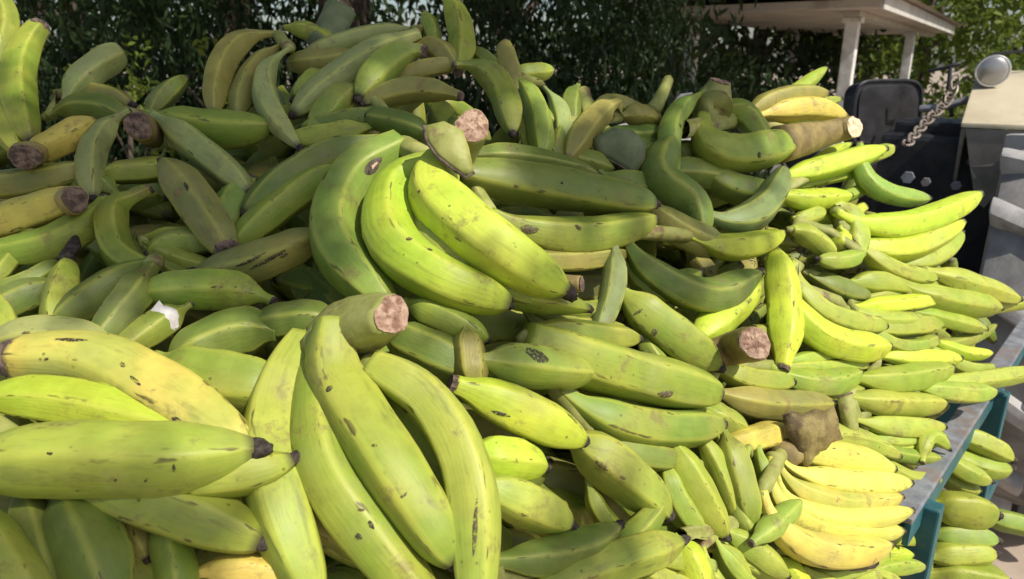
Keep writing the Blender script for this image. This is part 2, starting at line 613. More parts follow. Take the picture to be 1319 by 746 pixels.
def add_crown(owner, starts, R, mat=None):
    """the fused base from which the fruit of one hand grow"""
    if len(starts) < 2: return
    c = sum(starts, Vector()) / len(starts)
    toward = (c - CAM).normalized()
    starts = sorted(starts, key=lambda p: (p - starts[0]).length)
    mb = MB()
    P = [starts[0].lerp(c, -0.15)] + [p.lerp(c, 0.12) for p in starts] + [starts[-1].lerp(c, -0.15)]
    P = [p + toward * R * 0.15 for p in P]
    mb.tube(P, [R * .20] + [R * .46] * len(starts) + [R * .20], 12)
    off = Vector(owner.location)
    mesh_obj('crown', [v - off for v in mb.v], mb.f, mat or STALK, owner, True)


def hand(label, fruits, stalk=None, group='plantain hands in the heap', crown=True, keys=None):
    allp = []
    for f in fruits: allp += lay(f[0], f[2])[1]
    e = empty('plantain_hand', base_of(allp), label, 'plantains', group)
    starts = []; Rm = 0
    for i, f in enumerate(fruits):
        o, C, R = make_fruit(f, e, True, keys[i] if keys else None)
        if 'x' not in (f[4] if len(f) > 4 else ''): starts.append(C[0])
        Rm = max(Rm, R)
    if crown: add_crown(e, starts, Rm)
    if stalk:
        for st in (stalk if isinstance(stalk, list) else [stalk]):
            add_stalk(e, **st)
    return e


def single(label, s, w, layer, ck, fl='', key=None):
    tr, P = lay(s, layer)
    e = empty('plantain', base_of(P), label, 'plantain', 'loose plantains on the heap')
    make_fruit((s, w, layer, ck, fl), e, False, key)
    return e


def stack(label, cx, cy, ang, n, L, w, layer, cks, fan=8.0, bend=0.14):
    """a hand of slim fingers lying side by side"""
    r_ = random.Random(int(cx * 7 + cy))
    fr = []
    for i in range(n):
        k = i - (n - 1) / 2
        a = math.radians(ang + fan * k + r_.uniform(-9, 9))
        ex, ey = math.cos(a), math.sin(a)
        px_, py_ = -math.sin(math.radians(ang)), math.cos(math.radians(ang))
        o = k * w * 0.80
        l = L * r_.uniform(0.42, 0.54)
        ax_, ay_ = cx + px_ * o * 0.55 - ex * l, cy + py_ * o * 0.55 - ey * l
        bd = bend * L * r_.uniform(-.1, 1.1)
        mx, my = cx + px_ * (o + bd), cy + py_ * (o + bd)
        bx_, by_ = cx + px_ * o + ex * l, cy + py_ * o + ey * l
        fr.append((f"{ax_:.1f},{ay_:.1f} {mx:.1f},{my:.1f} {bx_:.1f},{by_:.1f}", w * r_.uniform(.9, 1.1), layer + r_.uniform(-.7, .7), r_.choice(cks + cks + 'kg'), 'C' if r_.random() < 0.28 else ''))
    return hand(label, fr)


def stub(label, s, layer, face, skin=None, rim=False, name='stalk_stub'):
    C, rad = stalk_geom(s, layer)
    e = empty(name, base_of(C), label, 'stalk', 'cut bunch stalks in the heap')
    add_stalk(e, s, layer, face, skin, rim, seed=int(C[0].x * 1000) % 97)
    return e


def plate_part(owner, poly, layer, mat, bulge=0.012, name='bract', thick=0.006, lean=0.0):
    """a stiff curved bract: outline, own thickness, bowed towards the middle"""
    n = len(poly)
    cx, cy = sum(p[0] for p in poly) / n, sum(p[1] for p in poly) / n
    d0 = depth(cx, cy) * (1 - 0.026 * layer)
    r = random.Random(int(cx))
    rings = []
    for f in (1.0, 0.72, 0.38, 0.0):
        ring = []
        for k in range(n if f else 1):
            x, y = (poly[k][0] - cx) * f + cx, (poly[k][1] - cy) * f + cy
            dd = d0 - bulge * (1 - f * f) + lean * (y - cy) / 60 + r.uniform(-.0012, .0012)
            ring.append(at(x, y, dd))
        rings.append(ring)
    V = []; F = []
    for side in (0, 1):
        b = len(V)
        for ring in rings: V += [p + ray(cx, cy) * thick * side for p in ring]
        for j in range(2):
            for k in range(n):
                q = (b + j * n + k, b + j * n + (k + 1) % n, b + (j + 1) * n + (k + 1) % n, b + (j + 1) * n + k)
                F.append(q if side else q[::-1])
        for k in range(n):
            q = (b + 2 * n + k, b + 2 * n + (k + 1) % n, b + 3 * n)
            F.append(q if side else q[::-1])
    m = 3 * n + 1
    for k in range(n): F.append((k, (k + 1) % n, m + (k + 1) % n, m + k))
    off = Vector(owner.location)
    return mesh_obj(name, [v - off for v in V], F, mat, owner, True)


def bract(label, poly, layer, mat, name='bract', cat='bract', **kw):
    n = len(poly)
    P = [at(x, y, depth(x, y)) for x, y in poly]
    e = empty(name, base_of(P), label, cat, 'stiff bracts in the heap' if cat == 'bract' else None)
    plate_part(e, poly, layer, mat, name='blade', **kw)
    pts = [at(x, y, depth(sum(p[0] for p in poly) / n, sum(p[1] for p in poly) / n) * (1 - 0.026 * layer) - 0.001) for x, y in poly[:2]]
    mb = MB(); mb.tube(pts, 0.0014, 7)
    mesh_obj('dried_edge', [v - Vector(e.location) for v in mb.v], mb.f, CUT_DARK, e, True)
    return e


def mark(key, px, py, rx, ry, ang, mat, name='bruise', seed=0, jit=0.16):
    """a scar or bruise lying on the skin of one fruit"""
    o = REG.get(key)
    if o is None: return
    me = o.data
    off = Vector((0, 0, 0)); p = o
    while p is not None: off += Vector(p.location); p = p.parent
    bvh = BVHTree.FromPolygons([v.co + off for v in me.vertices], [tuple(f.vertices) for f in me.polygons])
    hit, nrm, _, dist = bvh.ray_cast(CAM, ray(px, py).normalized())
    if hit is None: return
    sc = (hit - CAM).dot(Vector((0, CP, -SP))) / FPX
    r = random.Random(seed + int(px))
    a = math.radians(ang)
    ex = (ray(px + 10 * math.cos(a), py + 10 * math.sin(a)) - ray(px, py)).normalized()
    ex = (ex - nrm * ex.dot(nrm)).normalized()
    ey = nrm.cross(ex)
    V = [hit + nrm * 0.0014]; N = 14
    for ringf, hgt in ((0.6, 0.0013), (1.0, 0.0002)):
        for k in range(N):
            t = 2 * math.pi * k / N
            f = ringf * (1 + r.uniform(-jit, jit))
            q = hit + ex * rx * sc * f * math.cos(t) + ey * ry * sc * f * math.sin(t)
            h2, n2, _, _ = bvh.ray_cast(q + nrm * 0.02, -nrm)
            V.append((h2 if h2 else q) + nrm * hgt)
    F = [(0, 1 + k, 1 + (k + 1) % N) for k in range(N)]
    F += [(1 + k, 1 + N + k, 1 + N + (k + 1) % N, 1 + (k + 1) % N) for k in range(N)]
    par = o
    depth_ = 0; q = o
    while q.parent is not None: depth_ += 1; q = q.parent
    mesh_obj(name, [v - off for v in V], F, mat, par, True)


# ------------------------------------------------------------------ ground
GROUND = rough_mat('sandy_ground', (0.30, 0.235, 0.175), (0.42, 0.335, 0.26), 2.5, 0.95, 0.6, 0.02, c3=(0.22, 0.165, 0.115), s3=0.6, lo=0.5, hi=0.75)
GZ = 0.55
n = 40
xs = np.linspace(-1, 1, n) ** 3 * 150
V = [(x, y + 20, GZ + 0.03 * math.sin(x * 0.7) * math.cos(y * 0.9)) for y in xs for x in xs]
F = [(j * n + i, j * n + i + 1, (j + 1) * n + i + 1, (j + 1) * n + i) for j in range(n - 1) for i in range(n - 1)]
g = mesh_obj('ground', V, F, GROUND, None, True)
g['kind'] = 'structure'

# ------------------------------------------------------------------ foliage
BARK = rough_mat('bark', (0.06, 0.045, 0.032), (0.13, 0.10, 0.075), 14, 0.95, 0.9, 0.02)
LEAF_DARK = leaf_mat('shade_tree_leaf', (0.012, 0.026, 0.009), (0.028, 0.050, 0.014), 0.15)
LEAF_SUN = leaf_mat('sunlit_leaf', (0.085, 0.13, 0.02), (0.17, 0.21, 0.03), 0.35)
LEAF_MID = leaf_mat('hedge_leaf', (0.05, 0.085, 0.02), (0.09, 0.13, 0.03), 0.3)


def leaves(name, centers, size, mat, parent, droop=0.5, aspect=0.28):
    """long folded leaves, one diamond of two triangles pairs each"""
    n = len(centers)
    c = np.asarray(centers)
    d = rng.normal(size=(n, 3)); d[:, 2] -= droop * 1.6
    d /= np.linalg.norm(d, axis=1)[:, None]
    s = np.cross(d, rng.normal(size=(n, 3))); s /= np.linalg.norm(s, axis=1)[:, None]
    nn = np.cross(d, s)
    L = size * rng.uniform(0.6, 1.25, n)[:, None]
    w = L * aspect * 0.5
    v = np.empty((n, 6, 3))
    v[:, 0] = c - d * L * 0.5
    v[:, 1] = c - d * L * 0.12 + s * w + nn * w * 0.4
    v[:, 2] = c + d * L * 0.18 + s * w * 0.8 + nn * w * 0.35 - np.array([0, 0, 1]) * L * 0.03
    v[:, 3] = c + d * L * 0.5 - np.array([0, 0, 1]) * L * 0.10
    v[:, 4] = c + d * L * 0.18 - s * w * 0.8 + nn * w * 0.35
    v[:, 5] = c - d * L * 0.12 - s * w + nn * w * 0.4
    off = np.zeros(3)
    p = parent
    while p is not None: off += np.array(p.location); p = p.parent
    v -= off
    me = bpy.data.meshes.new(name)
    me.vertices.add(n * 6); me.vertices.foreach_set('co', v.ravel())
    idx = (np.arange(n)[:, None] * 6 + np.array([0, 1, 2, 3, 0, 3, 4, 5])[None]).ravel()
    me.loops.add(n * 8); me.loops.foreach_set('vertex_index', idx.astype(np.int32))
    me.polygons.add(n * 2)
    me.polygons.foreach_set('loop_start', (np.arange(n * 2) * 4).astype(np.int32))
    me.polygons.foreach_set('loop_total', np.full(n * 2, 4, dtype=np.int32))
    me.update(calc_edges=True)
    me.materials.append(mat)
    o = bpy.data.objects.new(name, me)
    return link(o, parent)


def clumps(cs, radii, per):
    out = []
    for c, r in zip(cs, radii):
        k = int(per * r * r)
        d = rng.normal(size=(k, 3)); d /= np.linalg.norm(d, axis=1)[:, None]
        rr = r * rng.uniform(0.25, 1, k) ** 0.5
        out.append(np.array(c) + d * rr[:, None] * np.array([1, 1, 0.8]))
    return np.concatenate(out)


def limb(mb, a, b, r0, r1, bend=0.25, n=7):
    a, b = Vector(a), Vector(b)
    L = (b - a).length
    o = Vector((random.uniform(-1, 1), random.uniform(-1, 1), random.uniform(0, .6))) * L * bend
    P = [a.lerp(b, t) + o * math.sin(math.pi * t) for t in np.linspace(0, 1, n)]
    mb.tube(P, list(np.linspace(r0, r1, n)), 9)
    return P


SHADE = [(190, 240, 200, 95, 150), (120, 130, 130, 60, 40), (460, 110, 210, 70, 120), (740, 235, 90, 45, 45), (860, 190, 100, 80, 70), (880, 350, 70, 30, 16),
         (250, 375, 170, 35, 26), (650, 445, 80, 22, 8), (555, 450, 40, 20, 6), (700, 705, 80, 25, 8), (940, 505, 50, 20, 6), (350, 235, 80, 60, 26), (90, 728, 80, 18, 22), (230, 738, 60, 10, 6)]

# the broad tree that the heap stands under: trunk behind, crown reaching over
tree = empty('shade_tree', (-1.9, 8.2, 0), 'broad dark shade tree whose crown hangs behind and over the heap', 'tree')
mb = MB()
limb(mb, (-1.9, 8.2, -0.1), (-1.6, 7.8, 3.2), 0.34, 0.24, 0.05)
ends = [(1.9, 0.1, 5.2), (1.2, 0.6, 4.9), (-3.5, 3.0, 5.0), (0.2, 2.6, 5.4), (-5.5, 7.5, 4.8), (1.8, 6.5, 4.9), (-2.5, 11.5, 5.2), (2.6, 9.2, 4.6), (-0.6, 5.0, 5.6)]
for e_ in ends: limb(mb, (-1.6, 7.8, 3.1), e_, 0.13, 0.04, 0.12)
mb.build('trunk', BARK, tree, True)
cs = []; rs = []
r = random.Random(3)
for i in range(330):                                     # roof of leaves above
    x, y = r.uniform(-6.5, 5.2), r.uniform(2.2, 11.5)
    if x > 3.0 and y < 2.8: continue
    if (x + 0.1) ** 2 + (y - 4.2) ** 2 < 1.1: continue
    cs.append((x, y, r.uniform(4.2, 6.4))); rs.append(r.uniform(0.45, 0.8))
roof = clumps(cs, rs, 260)
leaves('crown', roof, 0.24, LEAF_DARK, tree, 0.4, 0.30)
# unseen boughs over the heap, leaf clumps laid along sun rays to shade it
OPEN = [(590, 300, 165, 80, 35), (470, 300, 60, 120, 0), (120, 560, 265, 112, 8), (480, 600, 220, 200, 0), (840, 490, 170, 60, 10), (690, 560, 110, 60, 0), (1150, 400, 190, 230, 0), (30, 100, 26, 60, 0), (950, 310, 60, 22, 0), (280, 490, 60, 40, 0), (850, 160, 14, 40, 0), (255, 210, 30, 20, 40)]


def open_to_sun(x, y):
    for (ex, ey, rx, ry, an) in OPEN:
        a = math.radians(an); dx, dy = x - ex, y - ey
        u_, v_ = dx * math.cos(a) + dy * math.sin(a), -dx * math.sin(a) + dy * math.cos(a)
        if (u_ / rx) ** 2 + (v_ / ry) ** 2 < 1: return True
    return False


L_ = []
for (ex, ey, rx, ry, n_) in SHADE:
    for k in range(int(n_ * 0.66)):
        a, f = r.uniform(0, 6.28), r.random() ** 0.5
        x, y = ex + rx * f * math.cos(a), ey + ry * f * math.sin(a)
        t_ = r.uniform(3.0, 4.0)
        p = at(x, y, depth(x, y)) + SUN_TO * t_
        for q_ in clumps([tuple(p)], [r.uniform(0.05, 0.085)], 3600):
            g_ = Vector(q_) - SUN_TO * t_ - CAM
            zc = g_.dot(Vector((0, CP, -SP)))
            px_, py_ = W / 2 + FPX * g_.x / zc, H / 2 - FPX * g_.dot(Vector((0, SP, CP))) / zc
            if not open_to_sun(px_, py_): L_.append(q_)
leaves('shading_boughs', np.array(L_), 0.07, LEAF_DARK, tree, 0.5, 0.36)
cs = []; rs = []
for i in range(150):                                     # boughs that hang low at the back
    x, y = r.uniform(-6.5, 2.9), r.uniform(6.6, 10.0)
    z = r.uniform(0.9, 4.4)
    if x > 0.22 * y: continue
    cs.append((x, y, z)); rs.append(r.uniform(0.4, 0.75))
for i in range(210):                                     # low growth under the tree
    x, y = r.uniform(-7.5, 2.6), r.uniform(6.2, 10.5)
    cs.append((x, y, r.uniform(0.2, 1.75))); rs.append(r.uniform(0.4, 0.7))
for i in range(26):                                      # the drooping bough left of the porch
    cs.append((r.uniform(0.2, 1.6), r.uniform(5.6, 6.8), r.uniform(2.0, 4.0))); rs.append(r.uniform(0.3, 0.55))
leaves('low_boughs', clumps(cs, rs, 560), 0.13, LEAF_DARK, tree, 1.0, 0.26)


def lit_tree(x, y, h, rad, mat, label, z0=0.6, per=90, size=0.3, name='leafy_tree', group='trees in the sun'):
    t = empty(name, (x, y, 0), label, 'tree', group)
    mb = MB(); limb(mb, (x, y, -0.1), (x, y, h * 0.7), rad * 0.09, rad * 0.04, 0.04)
    for k in range(5):
        a = k * 1.3
        limb(mb, (x, y, h * 0.35), (x + rad * .6 * math.cos(a), y + rad * .6 * math.sin(a), h * random.uniform(.55, .9)), rad * 0.04, rad * .015)
    mb.build('trunk', BARK, t, True)
    cs = []; rs = []
    for k in range(34):
        d = rng.normal(size=3); d /= np.linalg.norm(d)
        f = rng.uniform(0.35, 1) ** 0.6
        cs.append((x + d[0] * rad * f, y + d[1] * rad * f, max(z0, (h + z0) / 2 + d[2] * (h - z0) / 2 * f)))
        rs.append(rad * rng.uniform(.2, .38))
    leaves('crown', clumps(cs, rs, per), size, mat, t, 0.3, 0.42)
    return t


lit_tree(14.2, 19.5, 6.0, 2.6, LEAF_SUN, 'yellow green sunlit tree right of the porch roof', 0.5, 110, 0.3)
lit_tree(19.0, 24.0, 7.5, 3.4, LEAF_SUN, 'tall sunlit tree at the right edge above the work lamp', 0.5, 80, 0.36)
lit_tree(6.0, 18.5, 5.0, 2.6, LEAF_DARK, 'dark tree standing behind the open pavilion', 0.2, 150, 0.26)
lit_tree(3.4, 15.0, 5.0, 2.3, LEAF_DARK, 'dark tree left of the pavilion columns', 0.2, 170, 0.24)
for i, (x, y) in enumerate(((2.7, 10.6), (3.6, 12.6), (1.6, 11.2))):
    lit_tree(x, y, 2.2, 1.05, LEAF_DARK, ['dark bush left of the near pavilion column', 'dark bush behind the near pavilion column', 'dark bush under the drooping boughs beside the pavilion'][i], 0.3, 260, 0.15, 'bush', None)
lit_tree(16.0, 17.2, 5.5, 2.4, LEAF_MID, 'shaded green tree at the right edge behind the lamp', 0.3, 130, 0.28)
lit_tree(12.6, 23.5, 6.5, 3.0, LEAF_SUN, 'sunlit tree just past the end of the porch roof', 0.3, 90, 0.33)
lit_tree(11.2, 15.5, 2.3, 1.5, LEAF_MID, 'low green bush behind the tractor seat', 0.2, 160, 0.2, 'bush', None)
for i, (x, y, h_) in enumerate(((8.6, 12.2, 2.2), (10.4, 12.6, 2.4), (9.4, 14.4, 2.6))):
    lit_tree(x, y, h_, 1.1, LEAF_SUN if i else LEAF_MID, ['green bush just right of the far porch column', 'bright bush behind the work lamp', 'dense bush behind the tractor levers'][i], 0.1, 240, 0.17, 'bush', None)
lit_tree(13.0, 28.0, 7.0, 4.0, LEAF_MID, 'dim green tree standing behind the porch', 0.3, 60, 0.4)
for i, (x, y) in enumerate(((-13, 23), (-7.5, 21), (0.0, 24))):
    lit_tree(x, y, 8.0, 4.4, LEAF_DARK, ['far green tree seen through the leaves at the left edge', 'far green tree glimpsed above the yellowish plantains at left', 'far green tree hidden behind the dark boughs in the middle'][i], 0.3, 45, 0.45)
for i, (x, y) in enumerate(((-2.95, 5.7), (-2.3, 5.75))):
    lit_tree(x, y, 2.25, 0.42, LEAF_SUN, ['sun flecked shrub behind the pale cut plantain at left', 'pale leafy shrub left of the topmost curved plantains'][i], 0.4, 900, 0.075, 'shrub', 'shrubs behind the heap')

# ------------------------------------------------------------------ porch at the back right
PLASTER = rough_mat('porch_plaster', (0.42, 0.39, 0.34), (0.55, 0.52, 0.46), 3, 0.85, 0.3, 0.01)
COLUMN = rough_mat('whitewashed_column', (0.52, 0.50, 0.46), (0.78, 0.76, 0.72), 5, 0.8, 0.4, 0.006, c3=(0.33, 0.28, 0.24), s3=6, lo=0.58, hi=0.72)
SOFFIT = rough_mat('porch_ceiling', (0.46, 0.40, 0.33), (0.60, 0.53, 0.45), 2.0, 0.85, 0.2, 0.01, c3=(0.33, 0.25, 0.2), s3=1.5, lo=0.55, hi=0.75)
DARKWALL = rough_mat('house_wall', (0.055, 0.06, 0.045), (0.09, 0.09, 0.07), 1.5, 0.9, 0.2, 0.01)
FLOORM = rough_mat('dusty_concrete', (0.12, 0.11, 0.095), (0.19, 0.175, 0.155), 3, 0.9, 0.3, 0.01)
ROOFM = rough_mat('roof_sheet', (0.30, 0.24, 0.20), (0.42, 0.35, 0.30), 2, 0.7, 0.2, 0.01)
GLASSD = rough_mat('dark_window', (0.012, 0.014, 0.015), (0.03, 0.03, 0.03), 2, 0.2, 0, spec=0.6)
ax = Vector((6.35, 9.3, 0)).normalized()                    # along the porch, away from us
lf = Vector((-ax.y, ax.x, 0))                               # towards the house
p0 = Vector((4.55, 9.7, 0))
house = empty('pavilion', p0, 'open pavilion with a tan ceiling and whitewashed columns behind the tractor', 'pavilion')
EZ = 2.68


def plan(a, b, z): return p0 + ax * a + lf * b + Vector((0, 0, z))


MB().prism([plan(0.3, 0, EZ), plan(11.3, 0, EZ), plan(11.3, 3.2, EZ), plan(0.3, 3.2, EZ)], (0, 0, 0.10)).build('porch_ceiling', SOFFIT, house)
MB().prism([plan(0.3, -0.06, EZ - 0.03), plan(11.36, -0.06, EZ - 0.03), plan(11.36, 0.0, EZ - 0.03), plan(0.3, 0.0, EZ - 0.03)], (0, 0, 0.2)).build('fascia', PLASTER, house)
rf = MB()
A, B, Cc, D = plan(0.1, -0.2, EZ + .19), plan(11.6, -0.2, EZ + .19), plan(11.6, 3.5, EZ + .19), plan(0.1, 3.5, EZ + .19)
E1, E2 = plan(1.8, 1.65, EZ + 0.7), plan(9.8, 1.65, EZ + 0.7)
rf.v += [A, B, Cc, D, E1, E2]; rf.f += [(0, 1, 5, 4), (1, 2, 5), (2, 3, 4, 5), (3, 0, 4), (0, 3, 2, 1)]
rf.build('roof', ROOFM, house)
bm_ = MB().prism([plan(0.9, 0.32, 2.60), plan(11.1, 0.32, 2.60), plan(11.1, 0.56, 2.60), plan(0.9, 0.56, 2.60)], (0, 0, EZ - 2.604)).build('beam', PLASTER, house)
rot = Matrix((ax, lf, Vector((0, 0, 1)))).transposed()
for k, q_ in ((1.15, .44), (7.5, .44), (1.15, 2.8), (7.5, 2.8)):
    c = MB().box(plan(k, q_, 1.37), (0.18, 0.18, 2.45), rot).build('column', COLUMN, house, bevel=0.015)
    MB().box(plan(k, q_, 2.56), (0.25, 0.25, 0.07), rot).build('capital', COLUMN, c)
    MB().box(plan(k, q_, GZ + 0.2), (0.32, 0.32, 0.16), rot).build('plinth', COLUMN, c)
MB().prism([plan(-1.3, 0.05, GZ - .05), plan(11.2, 0.05, GZ - .05), plan(11.2, 3.1, GZ - .05), plan(-1.3, 3.1, GZ - .05)], (0, 0, 0.17)).build('porch_floor', FLOORM, house)

# ------------------------------------------------------------------ trailer
TEAL = rough_mat('teal_paint', (0.018, 0.085, 0.098), (0.035, 0.125, 0.135), 9, 0.5, 0.2, 0.003, c3=(0.10, 0.13, 0.13), s3=22, lo=0.57, hi=0.70)
WORN = rough_mat('worn_steel', (0.17, 0.18, 0.20), (0.31, 0.32, 0.34), 30, 0.55, 0.4, 0.002, metal=0.25, c3=(0.24, 0.19, 0.17), s3=14, lo=0.5, hi=0.66)
PLANK = rough_mat('grey_plank', (0.13, 0.10, 0.075), (0.22, 0.18, 0.14), 12, 0.9, 0.5, 0.004)
RUBBER = rough_mat('dusty_rubber', (0.34, 0.325, 0.31), (0.46, 0.44, 0.42), 16, 0.9, 0.6, 0.006, c3=(0.24, 0.23, 0.22), s3=5, lo=0.5, hi=0.7)
TREAD = rough_mat('tread_rubber', (0.18, 0.172, 0.165), (0.28, 0.27, 0.255), 12, 0.9, 0.5, 0.006)
RUBBER_DARK = rough_mat('black_rubber', (0.02, 0.02, 0.02), (0.06, 0.058, 0.055), 16, 0.85, 0.4, 0.004)
RZ = (CAM + ray(1165, 655) * 1.04).z                         # height of the rail
ra, rb = at_z(1165, 655, RZ), at_z(1319, 425, RZ)
rd = (rb - ra).normalized()                                  # along the rail
rn = Vector((rd.y, -rd.x, 0))                                # outward
r0, r1 = ra - rd * 1.5, rb + rd * 0.14
bed_z = RZ - 0.36
trailer = empty('trailer', Vector((ra.x - 0.6, ra.y, 0)), 'teal steel trailer with worn grey top rail carrying the heap', 'trailer')


def bar(a, b, wid, hgt, zoff=0.0, out=0.0):
    c = (a + b) / 2 + Vector((0, 0, zoff)) + rn * out
    R_ = Matrix((rd, rn, Vector((0, 0, 1)))).transposed()
    return MB().box(c, ((b - a).length, wid, hgt), R_)


bar(ra - rd * 0.03, r1, 0.036, 0.010, 0.0).build('top_rail', WORN, trailer, bevel=0.002)
bar(ra - rd * 0.03, r1, 0.008, 0.034, -0.0225, 0.0135).build('rail_flange', TEAL, trailer)
RR = Matrix((rd, rn, Vector((0, 0, 1)))).transposed()
t_near = (at_z(1190, 640, RZ) - ra).dot(rd)
t_far = (at_z(1290, 500, RZ) - ra).dot(rd)
for tpos in (t_near, t_far):
    c = ra + rd * tpos
    p = MB().box(c + Vector((0, 0, -0.226)) + rn * 0.010, (0.030, 0.058, 0.436), RR).build('post', TEAL, trailer, bevel=0.003)
bar(r0, r1, 0.030, 0.05, -0.41, 0.0).build('bottom_rail', TEAL, trailer)
for k in range(14):                                          # floor planks
    a = r0 - rn * (0.10 + 0.17 * k); b = r1 - rn * (0.10 + 0.17 * k)
    bar(a, b, 0.158, 0.03, bed_z - RZ).build('plank', PLANK, trailer)
bar(r0 - rn * 2.5, r1 - rn * 2.5, 0.05, 0.40, -0.20).build('side_panel', TEAL, trailer)
for s_ in (r0, r1):
    c = s_ - rn * 1.24
    MB().box(c + Vector((0, 0, -0.33)), (0.04, 2.40, 0.20), RR).build('end_board', TEAL, trailer)
for s_ in (0.25, 0.75):
    c = r0.lerp(r1, s_) - rn * 1.25
    MB().box(c + Vector((0, 0, bed_z - RZ - 0.075)), (0.10, 2.3, 0.11), RR).build('chassis_beam', TEAL, trailer)
for q_ in (0.35, 2.15):
    c = r0.lerp(r1, 0.5) - rn * q_; c.z = GZ + 0.19
    wb = MB(); wb.tube([c - rn * 0.1, c - rn * 0.08, c + rn * 0.08, c + rn * 0.1], [0.15, 0.19, 0.19, 0.15], 28)
    wh = wb.build('wheel', RUBBER_DARK, trailer, True)
    wb = MB(); wb.tube([c - rn * 0.112, c + rn * 0.112], [0.10, 0.10], 20); wb.build('rim', WORN, wh, True)
c = r0.lerp(r1, 0.5) - rn * 1.25; c.z = GZ + 0.19
MB().tube([c - rn * 0.8, c + rn * 0.8], 0.04, 10).build('axle', TEAL, trailer, True)
MB().box(Vector((c.x, c.y, (GZ + 0.23 + bed_z - 0.13) / 2)), (0.12, 1.2, max(0.02, bed_z - 0.13 - GZ - 0.23)), RR).build('spring_block', TEAL, trailer)

# ------------------------------------------------------------------ tractor, seen from behind
CREAM = rough_mat('cream_paint', (0.52, 0.44, 0.30), (0.64, 0.56, 0.40), 5, 0.45, 0.15, 0.003, c3=(0.40, 0.31, 0.2), s3=11, lo=0.6, hi=0.75)
GREYP = rough_mat('dull_grey', (0.16, 0.145, 0.125), (0.25, 0.23, 0.20), 8, 0.6, 0.2, 0.003)  # grey on fender skirt, back flange and hood, darker than the cream
BLACKM = rough_mat('black_metal', (0.010, 0.010, 0.012), (0.03, 0.03, 0.033), 10, 0.45, 0.3, 0.003)
VINYL = rough_mat('black_vinyl', (0.012, 0.013, 0.016), (0.03, 0.032, 0.036), 25, 0.38, 0.3, 0.002, spec=0.5)
GREASE = rough_mat('greasy_iron', (0.02, 0.018, 0.016), (0.06, 0.05, 0.045), 14, 0.5, 0.5, 0.004, c3=(0.16, 0.10, 0.07), s3=9, lo=0.6, hi=0.72)
CHROME, _t, _b = new_mat('lamp_chrome'); _b.inputs['Base Color'].default_value = (0.72, 0.72, 0.72, 1); _b.inputs['Metallic'].default_value = 0.9; _b.inputs['Roughness'].default_value = 0.28
LENS, _t, _b = new_mat('lamp_lens'); _b.inputs['Base Color'].default_value = (0.34, 0.335, 0.33, 1); _b.inputs['Roughness'].default_value = 0.30; _b.inputs['Metallic'].default_value = 0.6
CHAINM = rough_mat('rusty_chain', (0.16, 0.125, 0.10), (0.34, 0.29, 0.24), 60, 0.55, 0.4, 0.001, metal=0.4)
ty_top = at(1318, 196, 2.62)
fwd = Vector((0.56, 0.83, 0)).normalized()                 # the way it faces
rgt = Vector((fwd.y, -fwd.x, 0))
hub = at(1260, 330, 2.08) + rgt * 0.235 + fwd * 0.47; hub.z = GZ + 0.60
tractor = empty('tractor', Vector((hub.x - 0.6 * rgt.x, hub.y, 0)), 'cream tractor seen from behind with a big dusty tyre', 'tractor')
TR, TW = 0.60, 0.40


def tp(r_, f_, u_): return hub + rgt * r_ + fwd * f_ + Vector((0, 0, u_))


mb = MB()
prof = [(-0.5, 0.52), (-0.56, 0.62), (-0.54, 0.70), (-0.40, 0.735), (0, 0.75), (0.40, 0.735), (0.54, 0.70), (0.56, 0.62), (0.5, 0.52)]
NS = 48
for k in range(NS):
    a = 2 * math.pi * k / NS
    for (x, rr) in prof:
        mb.v.append(hub + rgt * (x * TW) + (fwd * math.cos(a) + Vector((0, 0, 1)) * math.sin(a)) * (rr / 0.75 * TR))
m_ = len(prof)
for k in range(NS):
    for j in range(m_ - 1):
        a, b = k * m_ + j, ((k + 1) % NS) * m_ + j
        mb.f.append((a, a + 1, b + 1, b))
tyre = mb.build('tyre', TREAD, tractor, True)
NL = 15
for side in (-1, 1):
    for k in range(NL):
        a0 = 2 * math.pi * (k + (0.5 if side > 0 else 0)) / NL
        poly_o = []; poly_i = []
        for (x, da, ) in ((0.03, -0.02), (0.585, 0.13), (0.585, 0.235), (0.03, 0.065)):
            a = a0 - da * 1.15
            rad_o = TR + (0.045 if x < 0.3 else 0.026)
            dr = fwd * math.cos(a) + Vector((0, 0, 1)) * math.sin(a)
            poly_o.append(hub + rgt * (side * x * TW) + dr * rad_o)
            poly_i.append(hub + rgt * (side * min(x, .56) * TW) + dr * (TR - 0.05))
        lb = MB(); lb.v = poly_o + poly_i
        lb.f = [(0, 1, 2, 3), (7, 6, 5, 4), (0, 4, 5, 1), (1, 5, 6, 2), (2, 6, 7, 3), (3, 7, 4, 0)]
        lb.build('lug', RUBBER, tyre, True, bevel=0.02)
mb = MB(); mb.tube([hub - rgt * 0.16, hub - rgt * 0.10, hub + rgt * 0.10, hub + rgt * 0.16], [0.41, 0.36, 0.36, 0.41], 36)
mb.build('rim', CREAM, tractor, True)
